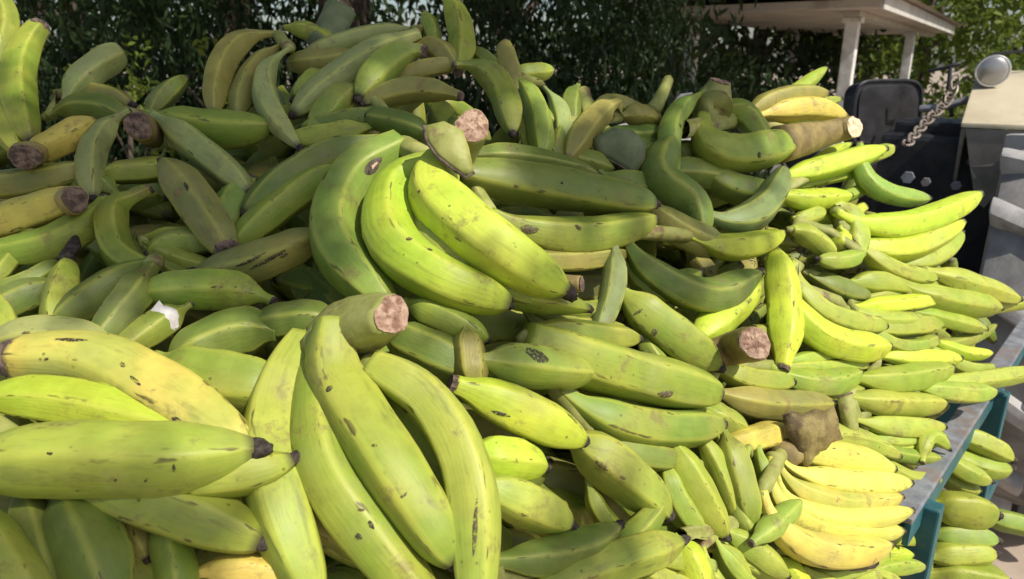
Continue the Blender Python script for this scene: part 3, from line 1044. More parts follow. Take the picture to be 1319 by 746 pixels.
# fender: flat cream top with a skirt that follows the tyre
f1 = at(1238, 158, 2.50)
fz = f1.z
f2 = at_z(1296, 105, fz) if False else None
fb = MB()
fl_ = (f1 - hub); fr_, ff_ = fl_.dot(rgt), fl_.dot(fwd)
NSEC = 9
top = []
for k in range(NSEC):
    s_ = k / (NSEC - 1)
    top.append((ff_ + s_ * 1.15, (fz - hub.z) + 0.17 * math.sin(math.pi * 0.75 * min(1, s_ * 1.1)) - 0.30 * max(0, s_ - 0.6) ** 1.2))
for (f_, u_) in top:
    for r_ in (fr_, fr_ + 0.62):
        fb.v.append(tp(r_, f_, u_)); fb.v.append(tp(r_, f_, u_ - 0.018))
for k in range(NSEC - 1):
    a = k * 4; b = a + 4
    fb.f += [(a, a + 2, b + 2, b), (a + 1, b + 1, b + 3, a + 3), (a, b, b + 1, a + 1), (a + 2, a + 3, b + 3, b + 2)]
fb.f += [(0, 1, 3, 2), (NSEC * 4 - 4, NSEC * 4 - 2, NSEC * 4 - 1, NSEC * 4 - 3)]
fender = fb.build('fender', CREAM, tractor, True, bevel=0.008)
sk = [tp(fr_ + 0.003, ff_ + 0.002, fz - hub.z - 0.019)]
sk += [tp(fr_ + 0.003, ff_ + 1.10, fz - hub.z - 0.12), tp(fr_ + 0.003, ff_ + 1.05, 0.30), tp(fr_ + 0.003, ff_ + 0.55, 0.56), tp(fr_ + 0.003, ff_ + 0.22, 0.42), tp(fr_ + 0.003, ff_ + 0.085, 0.44)]
MB().prism(sk, rgt * 0.012).build('skirt', GREYP, fender)
bk = [tp(fr_ + 0.016, ff_ + 0.004, fz - hub.z - 0.019), tp(fr_ + 0.60, ff_ + 0.004, fz - hub.z - 0.019), tp(fr_ + 0.60, ff_ + 0.004, fz - hub.z - 0.13), tp(fr_ + 0.30, ff_ + 0.004, fz - hub.z - 0.12), tp(fr_ + 0.16, ff_ + 0.02, fz - hub.z - 0.20), tp(fr_ + 0.115, ff_ + 0.02, fz - hub.z - 0.29), tp(fr_ + 0.085, ff_ + 0.02, fz - hub.z - 0.27), tp(fr_ + 0.05, ff_ + 0.01, fz - hub.z - 0.15)]
MB().prism(bk, fwd * 0.012).build('back_flange', GREYP, fender)
# work lamp standing on the fender
lc = at(1278, 91, 2.66)
ld = (Vector((-0.35, -0.93, -0.12))).normalized()
lm = MB(); lm.tube([lc - ld * 0.13, lc - ld * 0.11, lc - ld * 0.06, lc - ld * 0.01, lc + ld * 0.012], [0.010, 0.026, 0.043, 0.051, 0.0525], 28)
lamp = lm.build('work_lamp', BLACKM, tractor, True)
lm = MB(); lm.tube([lc + ld * 0.0125, lc + ld * 0.017, lc + ld * 0.024, lc + ld * 0.028], [0.0517, 0.048, 0.032, 0.004], 28); lm.build('lens', LENS, lamp, True)
ring = []
u_ = ld.cross(Vector((0, 0, 1))).normalized(); v_ = ld.cross(u_)
for k in range(33):
    a = 2 * math.pi * k / 32
    ring.append(lc + ld * 0.012 + (u_ * math.cos(a) + v_ * math.sin(a)) * 0.053)
MB().tube(ring, 0.005, 8, False).build('bezel', CHROME, lamp, True)
MB().tube([lc - Vector((0, 0, 0.06)) - ld * 0.05, at(1272, 132, 2.66)], 0.014, 8).build('lamp_post', BLACKM, tractor, True)
MB().tube([lc - ld * 0.12, lc - ld * 0.16 + Vector((0.03, 0, 0.04)), at(1319, 66, 2.75), at(1345, 80, 2.8)], 0.006, 7).build('cable', BLACKM, tractor, True)
# seat
sc_ = at(1142, 148, 3.15)
lat = Vector((0.93, 0.30, 0)).normalized()
nrm_ = Vector((lat.y, -lat.x, 0.12)).normalized()
upv = lat.cross(nrm_) * -1
if upv.z < 0: upv = -upv
pl = []
for k in range(40):
    a = 2 * math.pi * k / 40
    ca, sa = math.cos(a), math.sin(a)
    ex = 0.42
    pl.append(sc_ + lat * (0.185 * math.copysign(abs(ca) ** ex, ca)) + upv * (0.145 * math.copysign(abs(sa) ** ex, sa)))
seat = MB().prism(pl, nrm_ * -0.06).build('seat_back', VINYL, tractor, bevel=0.008)
pl2 = [sc_ + (p - sc_) * 0.86 + nrm_ * 0.002 for p in pl]
MB().prism(pl2, nrm_ * 0.006).build('back_panel', BLACKM, seat, bevel=0.002)
MB().tube([p + nrm_ * 0.006 for p in pl] + [pl[0] + nrm_ * 0.006], 0.007, 7, False).build('piping', VINYL, seat, True)
MB().box(sc_ - upv * 0.20 - nrm_ * 0.22, (0.36, 0.42, 0.10), Matrix((lat, -nrm_, upv)).transposed()).build('seat_cushion', VINYL, tractor, bevel=0.03)
# body, axle housing, gear levers, lift arms
sb = sc_ - upv * 0.25 - nrm_ * 0.22
MB().box(Vector((sb.x, sb.y, 1.20)) + fwd * 0.5, (0.42, 1.5, 0.55), Matrix((rgt, fwd, Vector((0, 0, 1)))).transposed()).build('gearbox', GREASE, tractor, bevel=0.04)
MB().box(Vector((sb.x, sb.y, 1.15)) + fwd * 1.9, (0.52, 1.5, 0.75), Matrix((rgt, fwd, Vector((0, 0, 1)))).transposed()).build('hood', GREYP, tractor, bevel=0.06)
MB().tube([hub - rgt * 0.12, hub - rgt * 1.35], 0.13, 16).build('axle_housing', GREASE, tractor, True)
MB().box(at(1212, 172, 2.85), (0.30, 0.30, 0.10), Matrix((rgt, fwd, Vector((0, 0, 1)))).transposed()).build('lift_cover', BLACKM, tractor, bevel=0.012)
MB().tube([at(1185, 140, 2.8), at(1215, 138, 2.75), at(1248, 128, 2.7)], [0.013, 0.015, 0.014], 8).build('lift_arm', WORN, tractor, True)
MB().tube([at(1196, 92, 3.0), at(1222, 86, 2.95), at(1236, 82, 2.95)], [0.007, 0.007, 0.010], 8).build('lever', BLACKM, tractor, True)
MB().tube([at(1226, 150, 2.85), at(1222, 110, 2.88), at(1224, 88, 2.9)], 0.008, 8).build('lever', BLACKM, tractor, True)
MB().box(at(1228, 183, 2.75), (0.14, 0.05, 0.035), Matrix((rgt, fwd, Vector((0, 0, 1)))).transposed()).build('drawbar_plate', CREAM, tractor, bevel=0.005)
for (x, y, rr) in ((1170, 228, 0.022), (1193, 234, 0.016), (1232, 238, 0.018), (1250, 208, 0.013)):
    p = at(x, y, 2.62); MB().tube([p, p - fwd * 0.02], rr, 6).build('bolt', WORN, tractor)
MB().box(at(1216, 262, 2.78), (0.48, 0.22, 0.52), Matrix((rgt, fwd, Vector((0, 0, 1)))).transposed()).build('rear_casting', BLACKM, tractor, bevel=0.02)
# other rear wheel stands behind the heap; built simply for the side view
hub2 = hub - rgt * 1.42
mb = MB(); mb.tube([hub2 - rgt * 0.2, hub2 - rgt * 0.17, hub2 + rgt * 0.17, hub2 + rgt * 0.2], [0.4, TR, TR, 0.4], 40); mb.build('tyre', RUBBER, tractor, True)
for s_ in (-0.1, -1.3):
    c = hub + rgt * s_ + fwd * 2.0; c.z = GZ + 0.34
    mb = MB(); mb.tube([c - rgt * .08, c - rgt * .06, c + rgt * .06, c + rgt * .08], [.28, .36, .36, .28], 30); mb.build('front_tyre', RUBBER_DARK, tractor, True)
MB().tube([hub + fwd * 2.0 - rgt * 0.0 - Vector((0, 0, .26)), hub + fwd * 2.0 - rgt * 1.4 - Vector((0, 0, .26))], 0.05, 10).build('front_axle', GREASE, tractor, True)

# chain slung from the lift arm over the heap
ch = empty('chain', at(1172, 186, 2.45), 'rusty link chain slung beside the black tractor seat', 'chain')
cp, _, _ = catmull([at(1232, 100, 2.72), at(1222, 128, 2.70), at(1192, 158, 2.6), at(1168, 186, 2.45)], 15)
for k in range(14):
    a, b = cp[k], cp[k + 1]
    t_ = (b - a).normalized(); L_ = (b - a).length * 0.78
    s_ = t_.cross(Vector((0, -1, 0.1))).normalized()
    if k % 2: s_ = (s_ + t_.cross(s_) * 1.6).normalized()
    m = (a + b) / 2
    ring = [m + t_ * L_ * math.cos(q_) + s_ * L_ * 0.52 * math.sin(q_) for q_ in np.linspace(0, 2 * math.pi, 15)]
    MB().tube(ring, 0.0044, 6, False).build('link', CHAINM, ch, True)

# ================================================================== THE HEAP

# ---- centre hand with the sawn pink stalk
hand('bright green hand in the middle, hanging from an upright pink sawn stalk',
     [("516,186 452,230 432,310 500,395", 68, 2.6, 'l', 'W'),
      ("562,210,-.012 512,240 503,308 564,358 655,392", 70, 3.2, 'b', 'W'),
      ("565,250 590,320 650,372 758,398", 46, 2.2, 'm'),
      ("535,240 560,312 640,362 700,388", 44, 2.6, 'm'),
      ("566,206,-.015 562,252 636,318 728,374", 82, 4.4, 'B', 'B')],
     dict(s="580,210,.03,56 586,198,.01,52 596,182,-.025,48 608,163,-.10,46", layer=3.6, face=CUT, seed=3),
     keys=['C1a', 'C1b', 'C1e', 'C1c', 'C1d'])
_c1 = [o for o in col.objects if o.parent is None and o.name == 'plantain_hand'][-1]
plate_part(_c1, [(546, 162), (572, 156), (596, 168), (604, 190), (611, 222), (600, 228), (582, 216), (562, 200), (549, 182)], 7.6, STALK, 0.005, 'bract', 0.008, -.01)
_rm = MB(); _rm.tube([at(x, y, depth(580, 192) * (1 - 0.026 * 7.6) - 0.001 - .01 * (y - 192) / 60) for x, y in ((546, 162), (549, 182), (562, 201), (582, 217), (600, 229), (611, 222))], 0.0019, 7)
mesh_obj('bract_edge', [v - Vector(_c1.location) for v in _rm.v], _rm.f, RIM, _c1, True)
hand('dark green hand lying level, right of the upright sawn stalk',
     [("590,222 690,238 842,262", 62, 2.2, 'd', 'W'), ("585,204 660,204 770,226", 44, 1.4, 'd'), ("630,275 735,305 842,282", 60, 1.2, 'g'), ("650,330 740,335 810,325", 40, 0.2, 'o')],
     keys=['C2a', None, 'C2c', None])
# ---- lower centre hand
hand('long green hand at lower centre with a round pinkish sawn stalk',
     [("392,438 352,530 358,640 405,775", 84, 1.6, 'k', 'W'),
      ("428,415,-.02 432,490 505,605 586,724", 88, 3.6, 'm', 'W'),
      ("408,470 416,590 478,690 560,790", 78, 2.2, 'm', 'W')],
     dict(s="424,452,.03,92 440,434,.01,88 466,420,-.02,72 504,406,-.07,52", layer=3.6, face=CUT, seed=8), keys=['L2a', 'L2b', 'L2c'])
hand('pair of long plantains running to the bottom edge at centre, left one shaded',
     [("480,470 556,520 606,620 616,790", 72, 3.8, 'k', 'W'), ("462,470 510,540 590,640", 54, 1.2, 'k')], keys=['D1', 'D2'])
single('large dark green plantain in shade right of the round sawn stalk', "490,425 550,452 610,480", 66, 0.3, 'd')
single('short green plantain with pale tip just under the middle hand', "520,388 575,410 628,438", 40, 1.2, 'm')
single('stubby green plantain pointing down with a grey tip below the middle hand', "600,420 604,460 614,500", 50, 1.0, 'o')
single('bright yellow green plantain pointing right beside the long centre pair', "585,495 660,525 752,568", 66, 2.0, 'b', key='E1')
hand('short bright pair with broken tips right of the long centre pair',
     [("600,585 650,590 702,602", 58, 1.2, 'b'), ("610,625 670,645 734,676", 62, 1.6, 'k')])
# ---- left foreground
hand('large foreground hand at left edge, tips dark and pointing right',
     [("-90,600 80,592 230,592 328,578", 106, 3.6, 'k'), ("60,590 260,612 376,592", 74, 2.4, 'm'), ("-70,512 60,515 190,545 270,570", 66, 2.2, 'b'), ("60,600 210,650 336,698", 82, 1.4, 'm', 'W')], keys=['F1', 'F2', 'F3', 'F4'])
single('yellow blushed fat plantain above the large foreground hand at left', "20,462 120,468 215,515 320,585", 88, 2.4, 'h', 'W', key='F5')
single('pale green plantain at left edge behind the yellow blushed one', "-30,448 50,430 140,440", 50, 1.6, 'p')
hand('shaded green hand hanging at the bottom left corner',
     [("70,620 110,690 150,790", 92, 0.6, 'd'), ("20,620 50,700 75,790", 60, 0.2, 'd'), ("200,660 222,715 232,790", 52, 0.0, 'g'), ("150,650 175,690 190,720", 44, -.4, 'o')])
single('bright plantain slice at the very bottom left corner', "-40,640 0,710 60,800", 66, 1.2, 'k')
single('brownish yellow plantain at the bottom edge under the dark tips', "250,740 315,735 390,760", 50, -0.2, 'y')
# ---- left middle
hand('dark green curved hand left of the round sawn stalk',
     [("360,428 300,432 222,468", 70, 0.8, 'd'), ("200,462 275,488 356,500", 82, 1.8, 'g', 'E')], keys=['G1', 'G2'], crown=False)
single('short deep green plantain end beside the round sawn stalk', "335,418 380,413 432,412", 54, 1.2, 'd', 'Bn')
single('yellow green plantain pointing right above the dark curved hand', "352,388 285,374 180,378", 62, 1.6, 'm')
hand('dark green twin plantains leaning above the yellow blushed one',
     [("200,336 150,366 66,418", 58, 1.2, 'd'), ("196,342 172,382 122,442", 52, 1.8, 'd')])
single('green plantain with a white torn scrap on its end', "246,392 205,418 145,458", 44, 1.2, 'g', key='W1')
single('upright plantain with a long grey black tip near the left edge', "66,428 80,372 86,336", 46, 1.2, 'm', 'T', key='T1')
single('dull green plantain at the left edge below the grey tipped one', "-30,410 20,388 75,368", 52, 0.3, 'd')
single('pale plantain end poking in at the left edge, low down', "-30,370 -2,405 12,450", 40, 1.0, 'm')
single('long green plantain at left below the brown ended yellow one', "135,258 80,308 -20,325", 54, 1.0, 'g')
single('curved green plantain bent like a letter C at left', "192,244 146,272 154,326 206,354", 48, 1.4, 'g')
single('plump olive plantain with pale stalk pointing down right', "292,322 246,252 210,208", 62, 2.2, 'o', 'B', key='P1')
single('yellowish small plantain behind the plump olive one', "282,322 238,312 190,328", 44, 0.4, 'm')
single('pale green plantain half hidden right of the plump olive one', "322,232 300,268 268,312", 62, 0.4, 'l')
hand('pair of long green plantains leaning up to the middle hand',
     [("492,182 402,212 316,276", 60, 1.6, 'd'), ("452,205 372,258 296,322", 54, 1.0, 'g')])
single('scuffed yellow brown plantain beneath the leaning green pair', "424,292 345,332 252,352", 62, 1.2, 'o', key='S1')
hand('hand with a brown stalk and a dark tipped plantain at upper left',
     [("190,146 270,166 350,162", 62, 1.2, 'g'), ("196,148 250,186 322,248", 48, 2.0, 'p'), ("120,225 180,220 232,214", 40, 0.6, 'g')],
     dict(s="194,172,.02,38 186,167,-.01,38 178,162,-.06,34", layer=2.0, face=CUT_DARK, skin=STALK_BROWN, seed=5), crown=False, keys=['U1', 'U2', None])
single('pale bent plantain at left between two brown cut ends', "166,142 124,186 120,256", 44, 1.2, 'p')
# yellow cut ones at left
hand('yellow plantain with a round brown rotten end at left edge',
     [("96,256,-.02 40,274 -40,300", 56, 1.8, 'y', 'B')],
     dict(s="88,260,0,34 92,258,-.012,35 97,257,-.04,33", layer=3.2, face=CUT_DARK, skin=STALK_YEL, seed=6), crown=False)
hand('yellow stem with a grey brown sawn end at upper left',
     [("40,199 84,178 122,154", 46, 1.8, 'y', 'Bn'), ("110,218 40,234 -40,240", 46, 0.8, 'o', 'B')],
     dict(s="46,197,.0,34 39,199,-.012,36 32,202,-.04,35", layer=2.2, face=CUT_DARK, skin=STALK_YEL, seed=7), crown=False)
# ---- upper left
single('lime plantain standing upright at the left edge', "50,36 24,98 40,182", 48, 1.2, 'm', 'W')
single('green plantain end at the top left corner', "-26,-20 8,22 -10,84", 36, 0.6, 'g')
single('green plantain behind the upright lime one at left edge', "-16,86 0,140 22,196", 40, 0.8, 'g')
single('khaki blunt plantain end standing up at upper left', "84,132 112,96 158,66", 46, 0.6, 'p', 'En')
hand('dull shaded hand lying behind the yellow stem at upper left',
     [("60,150 110,138 165,152", 42, -.2, 'd'), ("70,120 120,122 170,135", 40, -.6, 'o'), ("190,150 210,125 240,100", 34, -1.0, 'd')])
hand('small green hand between the two brown cut ends at left', [("150,250 120,235 90,240", 34, 0.2, 'd'), ("150,265 200,250 215,255", 36, 0.0, 'd')])
# ---- top of the heap
hand('three curved plantains standing at the top left of the heap',
     [("358,44 298,66 276,148", 42, 1.2, 'o'), ("366,56 326,92 306,152", 38, 1.0, 'o'), ("374,62 340,112 386,190", 38, 1.8, 'p')])
stub('green stalk stub with pale sawn rim on top of the heap', "412,60,0,34 424,42,0,36 438,14,0,37", 0.4, CUT_PALE, BRACT)
single('small dark tipped plantain beside the stalk stub on top', "366,36 396,40 430,54", 28, 0.9, 'm')
hand('long pale green hand pointing down left on top of the heap',
     [("540,38 470,46 388,72", 32, 0.6, 'p'), ("540,44 462,82 378,148", 48, 1.4, 'p'), ("470,70 420,80 370,80", 40, 0.0, 'o'), ("420,92 400,110 380,128", 40, 0, 'g')])
single('broad pale green plantain pointing down left near the top', "545,66 506,78 462,126", 52, 1.8, 'l')
single('olive plantain lying level under the broad pale one', "592,124 530,116 468,134", 40, 1.0, 'o')
single('dull plantain tucked behind the broad pale one near the top', "600,84 560,86 510,100", 30, 0.6, 'o')
hand('green hand in shade below the long pale hand',
     [("468,108 436,130 400,176", 46, 1.0, 'g'), ("498,148 450,154 388,166", 36, 0.8, 'd'), ("480,162 430,174 370,182", 42, 0.6, 'g')])
single('dark green plantain with a broad grey end left of the sawn stalk', "560,176 515,160 474,150", 40, 1.0, 'd', 'E')
single('plantain standing upright at the very top of the heap', "590,92 594,46 576,-6", 42, 1.2, 'm', 'n')
single('small green plantain with a dark tip below the topmost upright one', "534,58 560,62 588,86", 38, 1.0, 'o')
single('tiny green plantain tip poking up beside the topmost upright one', "560,62 556,40 546,16", 28, 0.4, 'g')
single('bent green plantain hooked down above the pink sawn stalk', "586,84 636,102 660,172", 44, 1.8, 'g')
hand('ragged green hand at the back, right of the hooked plantain',
     [("668,118 656,88 650,54", 34, 0.8, 'o'), ("652,92 680,94 712,90", 30, 0.4, 'k'), ("660,96 690,140 698,206", 42, 0.6, 'l'), ("700,112 722,150 724,206", 32, 0.2, 'p'), ("604,62 626,78 650,98", 28, .2, 'd')])
# ---- right upper
hand('olive plantain hand beside the grey bract, upper right of middle',
     [("796,132 760,158 730,206", 46, 0.8, 'o'), ("730,160 720,180 712,210", 30, 0.0, 'd'), ("800,150 830,150 850,160", 36, 0.0, 'o')],
     None)
bract('grey green bract with a dark lower edge right of the level dark hand', [(818, 225), (768, 196), (764, 178), (790, 164), (816, 168), (832, 184), (831, 206)], 1.8, BRACT, bulge=0.007)
hand('shaded dull green hand at the back behind the grey bract',
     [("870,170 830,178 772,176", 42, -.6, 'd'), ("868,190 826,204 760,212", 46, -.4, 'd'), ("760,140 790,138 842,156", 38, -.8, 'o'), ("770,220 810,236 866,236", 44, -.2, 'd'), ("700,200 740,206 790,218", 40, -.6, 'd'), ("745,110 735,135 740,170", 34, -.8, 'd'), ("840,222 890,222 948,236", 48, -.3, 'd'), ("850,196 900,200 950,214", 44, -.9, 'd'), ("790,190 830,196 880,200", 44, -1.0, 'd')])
stub('thin pale green stub standing up beside the white scrap', "838,146,0,22 850,126,0,18 860,104,0,15", 0.4, CUT_PALE, STALK)
hand('big green hand with a pink stalk stub at the upper right of the heap',
     [("908,118 866,160 872,226", 38, 1.8, 'l'), ("874,170 846,222 890,262 908,306", 64, 1.4, 'd'), ("906,150 930,196 1022,182", 66, 1.8, 'g'), ("930,140 960,150 985,190", 46, 1.4, 'g'),
      ("960,150 1000,128 1066,120", 40, 0.6, 'o'), ("975,150 1040,140 1090,152", 44, 0.6, 'y')],
     [dict(s="918,138,0,52 922,124,-.01,42 928,106,-.04,28", layer=1.9, face=CUT, seed=11), dict(s="1000,188,0,52 1050,176,0,46 1085,167,-.03,36 1100,164,-.06,30", layer=1.6, face=CUT_PALE, skin=STALK_BROWN, seed=12)], keys=['R1a', 'R1b', 'R1c', None, None, None])
single('grey green plantain curling up to a point at right of middle', "912,278 972,276 1010,218", 52, 1.6, 't')
single('dark plantain in the shadow under the big upper right hand', "905,210 940,240 1000,250", 50, 0.2, 'd')
hand('dark curved hand right of the level dark green one',
     [("832,254 866,292 935,318", 54, 0.8, 'o'), ("796,296 840,352 915,382 978,352", 58, 1.6, 'd'), ("890,305 950,318 1008,300", 46, 1.8, 'b'), ("800,330 850,370 900,352", 50, 0.4, 'd')])
single('grey green plantain hanging upright right of the middle hand tips', "790,312 790,372 766,434", 38, 1.2, 't')
single('green plantain with faint scuffs running down right of centre', "792,362 836,408 926,472", 64, 1.4, 'g', key='Q1')
single('bright lit plantain behind the pink ended stalk at right', "978,352 944,392 896,438", 58, 0.8, 'b')
stub('brown stalk with a smooth pink sawn end at right of centre', "912,458,.03,34 936,450,.0,40 956,445,-.05,44 972,442,-.12,42", 1.8, CUT, STALK_BROWN)
hand('big plantain with a grey oval bruise lying right of centre',
     [("676,436 782,474 924,506", 78, 2.4, 'm', 'W'), ("720,500 815,548 930,546", 64, 1.6, 'g'), ("765,560 815,584 880,590", 42, 0.8, 'd'), ("680,424 750,432 822,436", 44, 1.4, 'g')], keys=['B1', 'B2', None, None])
single('plantain with a black torn hole and black tip at centre right', "612,462 690,472 766,480", 62, 2.2, 'g', key='HOLE')
single('yellow ridged plantain pointing down right below the bruised one', "722,556 790,602 860,664", 72, 1.6, 'k', key='K1')
hand('shaded hand with three black round tips at bottom right of centre',
     [("636,722 730,712 796,678", 54, 1.8, 'd'), ("640,742 770,722 856,640", 50, 1.4, 'g'), ("680,760 790,724 878,698", 62, 2.2, 'g')])
single('bright plantain piece at the bottom edge right of centre', "750,790 800,722 850,700", 54, 1.2, 'k')
hand('hand of upright plantains left of the yellow bunch',
     [("862,562 892,620 934,690", 50, 1.4, 'm'), ("898,556 926,606 948,668", 34, 1.0, 'm'), ("930,548 948,606 968,680", 52, 1.6, 'g'), ("858,590 870,640 905,690", 44, 0.6, 'm')])
single('ochre plantain lying level left of the brown bract', "930,570 968,566 1012,552", 42, 1.0, 'y')
# ---- yellow bunch
hand('ripe yellow bunch fanned over the trailer rail',
     [("1012,570 1080,562 1158,588", 38, 1.2, 'k'), ("1008,582 1074,588 1150,604", 46, 1.7, 'w'), ("1004,588 1060,618 1172,622", 44, 2.1, 'w'), ("1000,592 1058,644 1160,640", 40, 2.3, 'h'),
      ("1000,598 1048,664 1174,658", 38, 2.6, 'w'), ("994,590 1030,668 1162,684", 42, 2.2, 'w'), ("982,632 1038,704 1146,702", 50, 2.8, 'y')],
     dict(s="1000,580,.02,40 1012,584,.0,34 1030,576,-.02,26", layer=1.4, face=CUT_DARK, skin=STALK_BROWN, seed=15), keys=['Y1', 'Y2', 'Y3', 'Y3b', 'Y4', 'Y5', 'Y6'])
bract('broad brown bract standing above the yellow bunch', [(1008, 536), (1022, 530), (1034, 533), (1050, 526), (1062, 529), (1074, 522), (1080, 540), (1081, 552), (1086, 566), (1072, 570), (1064, 580), (1052, 582), (1046, 596), (1038, 606), (1032, 592), (1024, 586), (1020, 570), (1012, 560)], 3.6, HUSK, bulge=0.012, thick=0.012)
bract('narrow olive bract right of the broad brown one', [(1078, 512), (1098, 506), (1104, 530), (1108, 566), (1096, 580), (1086, 560)], 2.2, STALK, bulge=0.012)
single('small fresh green plantain tip lying left of the yellow bunch', "968,700 998,674 1030,646", 34, 2.6, 'l', 'n')
stub('dark brown dried stalk under the yellow bunch', "1070,722,0,18 1095,724,0,22 1122,722,0,20", 2.2, CUT_DARK, RIM)
hand('broken yellow green hand at the bottom edge left of the yellow bunch',
     [("930,680 975,712 1014,742", 40, 1.0, 'k'), ("868,690 892,732 910,790", 52, 1.2, 'b'), ("920,700 945,735 960,790", 46, 0.4, 'm'), ("1000,720 1020,740 1040,780", 40, .6, 'b'), ("985,660 1000,700 1040,712", 36, .4, 'k')])
# ---- sunlit right side
hand('two bright plantains pointing right toward the tractor tyre',
     [("1076,272 1160,290 1262,250", 48, 2.0, 'b'), ("1080,292 1150,322 1240,286", 46, 1.4, 'b'), ("1150,338 1200,332 1238,300", 36, .8, 'm'), ("1072,262 1100,290 1096,340", 44, 1.0, 'm')])
single('green plantain curving down beside the dark tractor body', "1108,186 1124,240 1196,256", 36, 1.2, 'l')
hand('sunlit hand below the brown pale ended stalk at right',
     [("1002,228 1060,216 1140,192", 42, 1.0, 'b'), ("1000,250 1045,258 1095,252", 40, 0.8, 'b'), ("1090,200 1120,200 1150,190", 30, .4, 'm')])
hand('cluster of short sunlit plantains at right of the curled pointed one',
     [("1020,296 1045,306 1074,330", 40, 1.2, 'k'), ("1112,326 1086,336 1054,334", 30, 1.8, 'm'), ("1100,306 1146,346 1206,358", 36, 1.4, 'm'), ("1070,300 1082,312 1100,322", 40, .6, 'b'), ("1020,282 1040,280 1060,270", 30, .4, 'm')])
single('tall lime plantain standing upright above the pink ended stalk', "1008,474 1010,396 998,322", 56, 1.6, 'b')
hand('pair of glowing plantains curving right below the short cluster',
     [("1022,338 1054,398 1140,420", 42, 1.6, 'k'), ("1014,366 1056,432 1144,446", 50, 2.0, 'b'), ("1080,390 1130,412 1190,410", 34, 0.8, 'k'), ("1100,420 1150,424 1214,416", 34, 0.8, 'm')])
hand('hand of tapering plantains pointing right beside the tyre',
     [("1190,348 1246,366 1312,386", 38, 1.8, 'k'), ("1160,366 1214,386 1288,396", 42, 1.6, 'm'), ("1170,400 1224,414 1270,424", 26, 1.2, 'm'), ("1230,400 1270,396 1340,388", 22, 1.0, 'k')])
hand('olive plantains filling the gap left of the tapering ones',
     [("1090,366 1140,364 1196,378", 38, 0.8, 'm'), ("1040,352 1080,372 1120,380", 36, 0.2, 'd'), ("1120,385 1160,392 1200,396", 30, 0.2, 'd')])
hand('level stack of green plantains left of the trailer rail',
     [("1092,482 1150,490 1226,474", 42, 1.6, 'm'), ("1130,458 1180,462 1236,462", 34, 1.0, 'b'), ("1092,512 1150,520 1216,520", 40, 1.4, 'k'), ("1100,540 1150,550 1216,550", 34, 1.2, 'k'), ("1110,560 1150,568 1200,560", 28, .6, 'm')])
hand('two long yellow green plantains lying over the worn rail',
     [("1180,494 1250,490 1345,476", 30, 1.8, 'k'), ("1176,496 1230,506 1282,504", 34, 2.0, 'k')])
hand('olive hand left of the level stack at right',
     [("990,470 1046,494 1108,480", 42, 1.0, 'm'), ("910,496 980,520 1074,520", 48, 1.0, 'o'), ("920,470 966,488 1020,492", 40, 1.0, 'g'), ("900,520 930,540 960,550", 40, .6, 'g')])
single('small curled plantain hooked against the rail near the yellow bunch', "1188,596 1196,562 1222,578", 26, 1.6, 'm')
single('bright bit of plantain at the bottom edge beside the near post', "1110,740 1150,730 1190,730", 28, 0.4, 'm')


bract('small white scrap of paper on the heap below the dark boughs', [(866, 130), (876, 121), (892, 119), (890, 128), (878, 136)], 1.0, WHITE, name='white_scrap', cat='scrap', bulge=0.004, thick=0.003)  # piece of white paper among the fruit
stub('short ridged brown stalk end right of the middle hand tips', '712,362,.02,20 730,365,0,22 748,366,-.02,22', 3.0, CUT_DARK, STALK_BROWN)
stack('slim sunlit hand under the cluster of short plantains at right', 1156, 396, 8, 4, 116, 25, 0.9, 'bmk')
stack('slim hand at the right end of the heap above the far post', 1236, 444, 6, 3, 100, 22, 0.9, 'kmb')
stack('thin fingered hand wedged between the level stack and the rail', 1166, 582, 14, 3, 96, 24, 0.8, 'mkm')
stack('thin hand lying level left of the level stack', 1056, 470, 6, 3, 116, 26, 0.5, 'mgm')
stack('slim upright hand squeezed left of the yellow bunch', 984, 628, 72, 3, 104, 26, 0.9, 'mkm')
stack('slim hand at the bottom edge below the small fresh green tip', 960, 722, 32, 4, 110, 28, 0.7, 'bkm')
stack('slim hand at the bottom edge under the black round tips', 850, 738, 18, 3, 120, 32, 0.8, 'mkg')
stack('slim hand at the bottom edge under the ripe yellow bunch', 1082, 738, 4, 3, 120, 24, 0.8, 'mbk')
stack('slim lit hand above the two bright plantains at right', 1056, 240, -10, 4, 112, 24, 0.3, 'mbm')
stack('slim hand sloping down behind the brown pink ended stalk', 868, 446, 40, 3, 110, 32, 0.4, 'gmg')
stack('slim dim hand under the tips of the middle hand', 735, 405, 8, 3, 140, 30, 0.2, 'gdg')
stack('slim shaded hand beneath the plump olive plantain', 236, 330, 12, 3, 110, 32, -.2, 'dgd')
stack('slim olive hand at the upper right below the porch', 1020, 140, -6, 4, 120, 25, 0.2, 'omo')
stack('slim hand at the back under the long pale top hand', 440, 148, -24, 4, 120, 28, 0.0, 'dgo')
stack('slim hand showing between the yellow ridged plantain and the black tips', 800, 640, 38, 3, 110, 30, 0.4, 'gmg')
stack('slim shaded hand at the left edge below the long green plantain', 24, 356, -28, 3, 110, 34, -.2, 'dgd')
stack('slim dim hand behind the ragged green one at the back', 700, 168, 60, 3, 96, 26, -.4, 'dgd')
stack('slim hand tucked under the bruised plantain at right of centre', 880, 560, 10, 3, 120, 30, 0.2, 'gmg')
stack('slim hand filling the corner beside the near post', 1128, 712, 10, 3, 90, 24, 0.2, 'kmb')


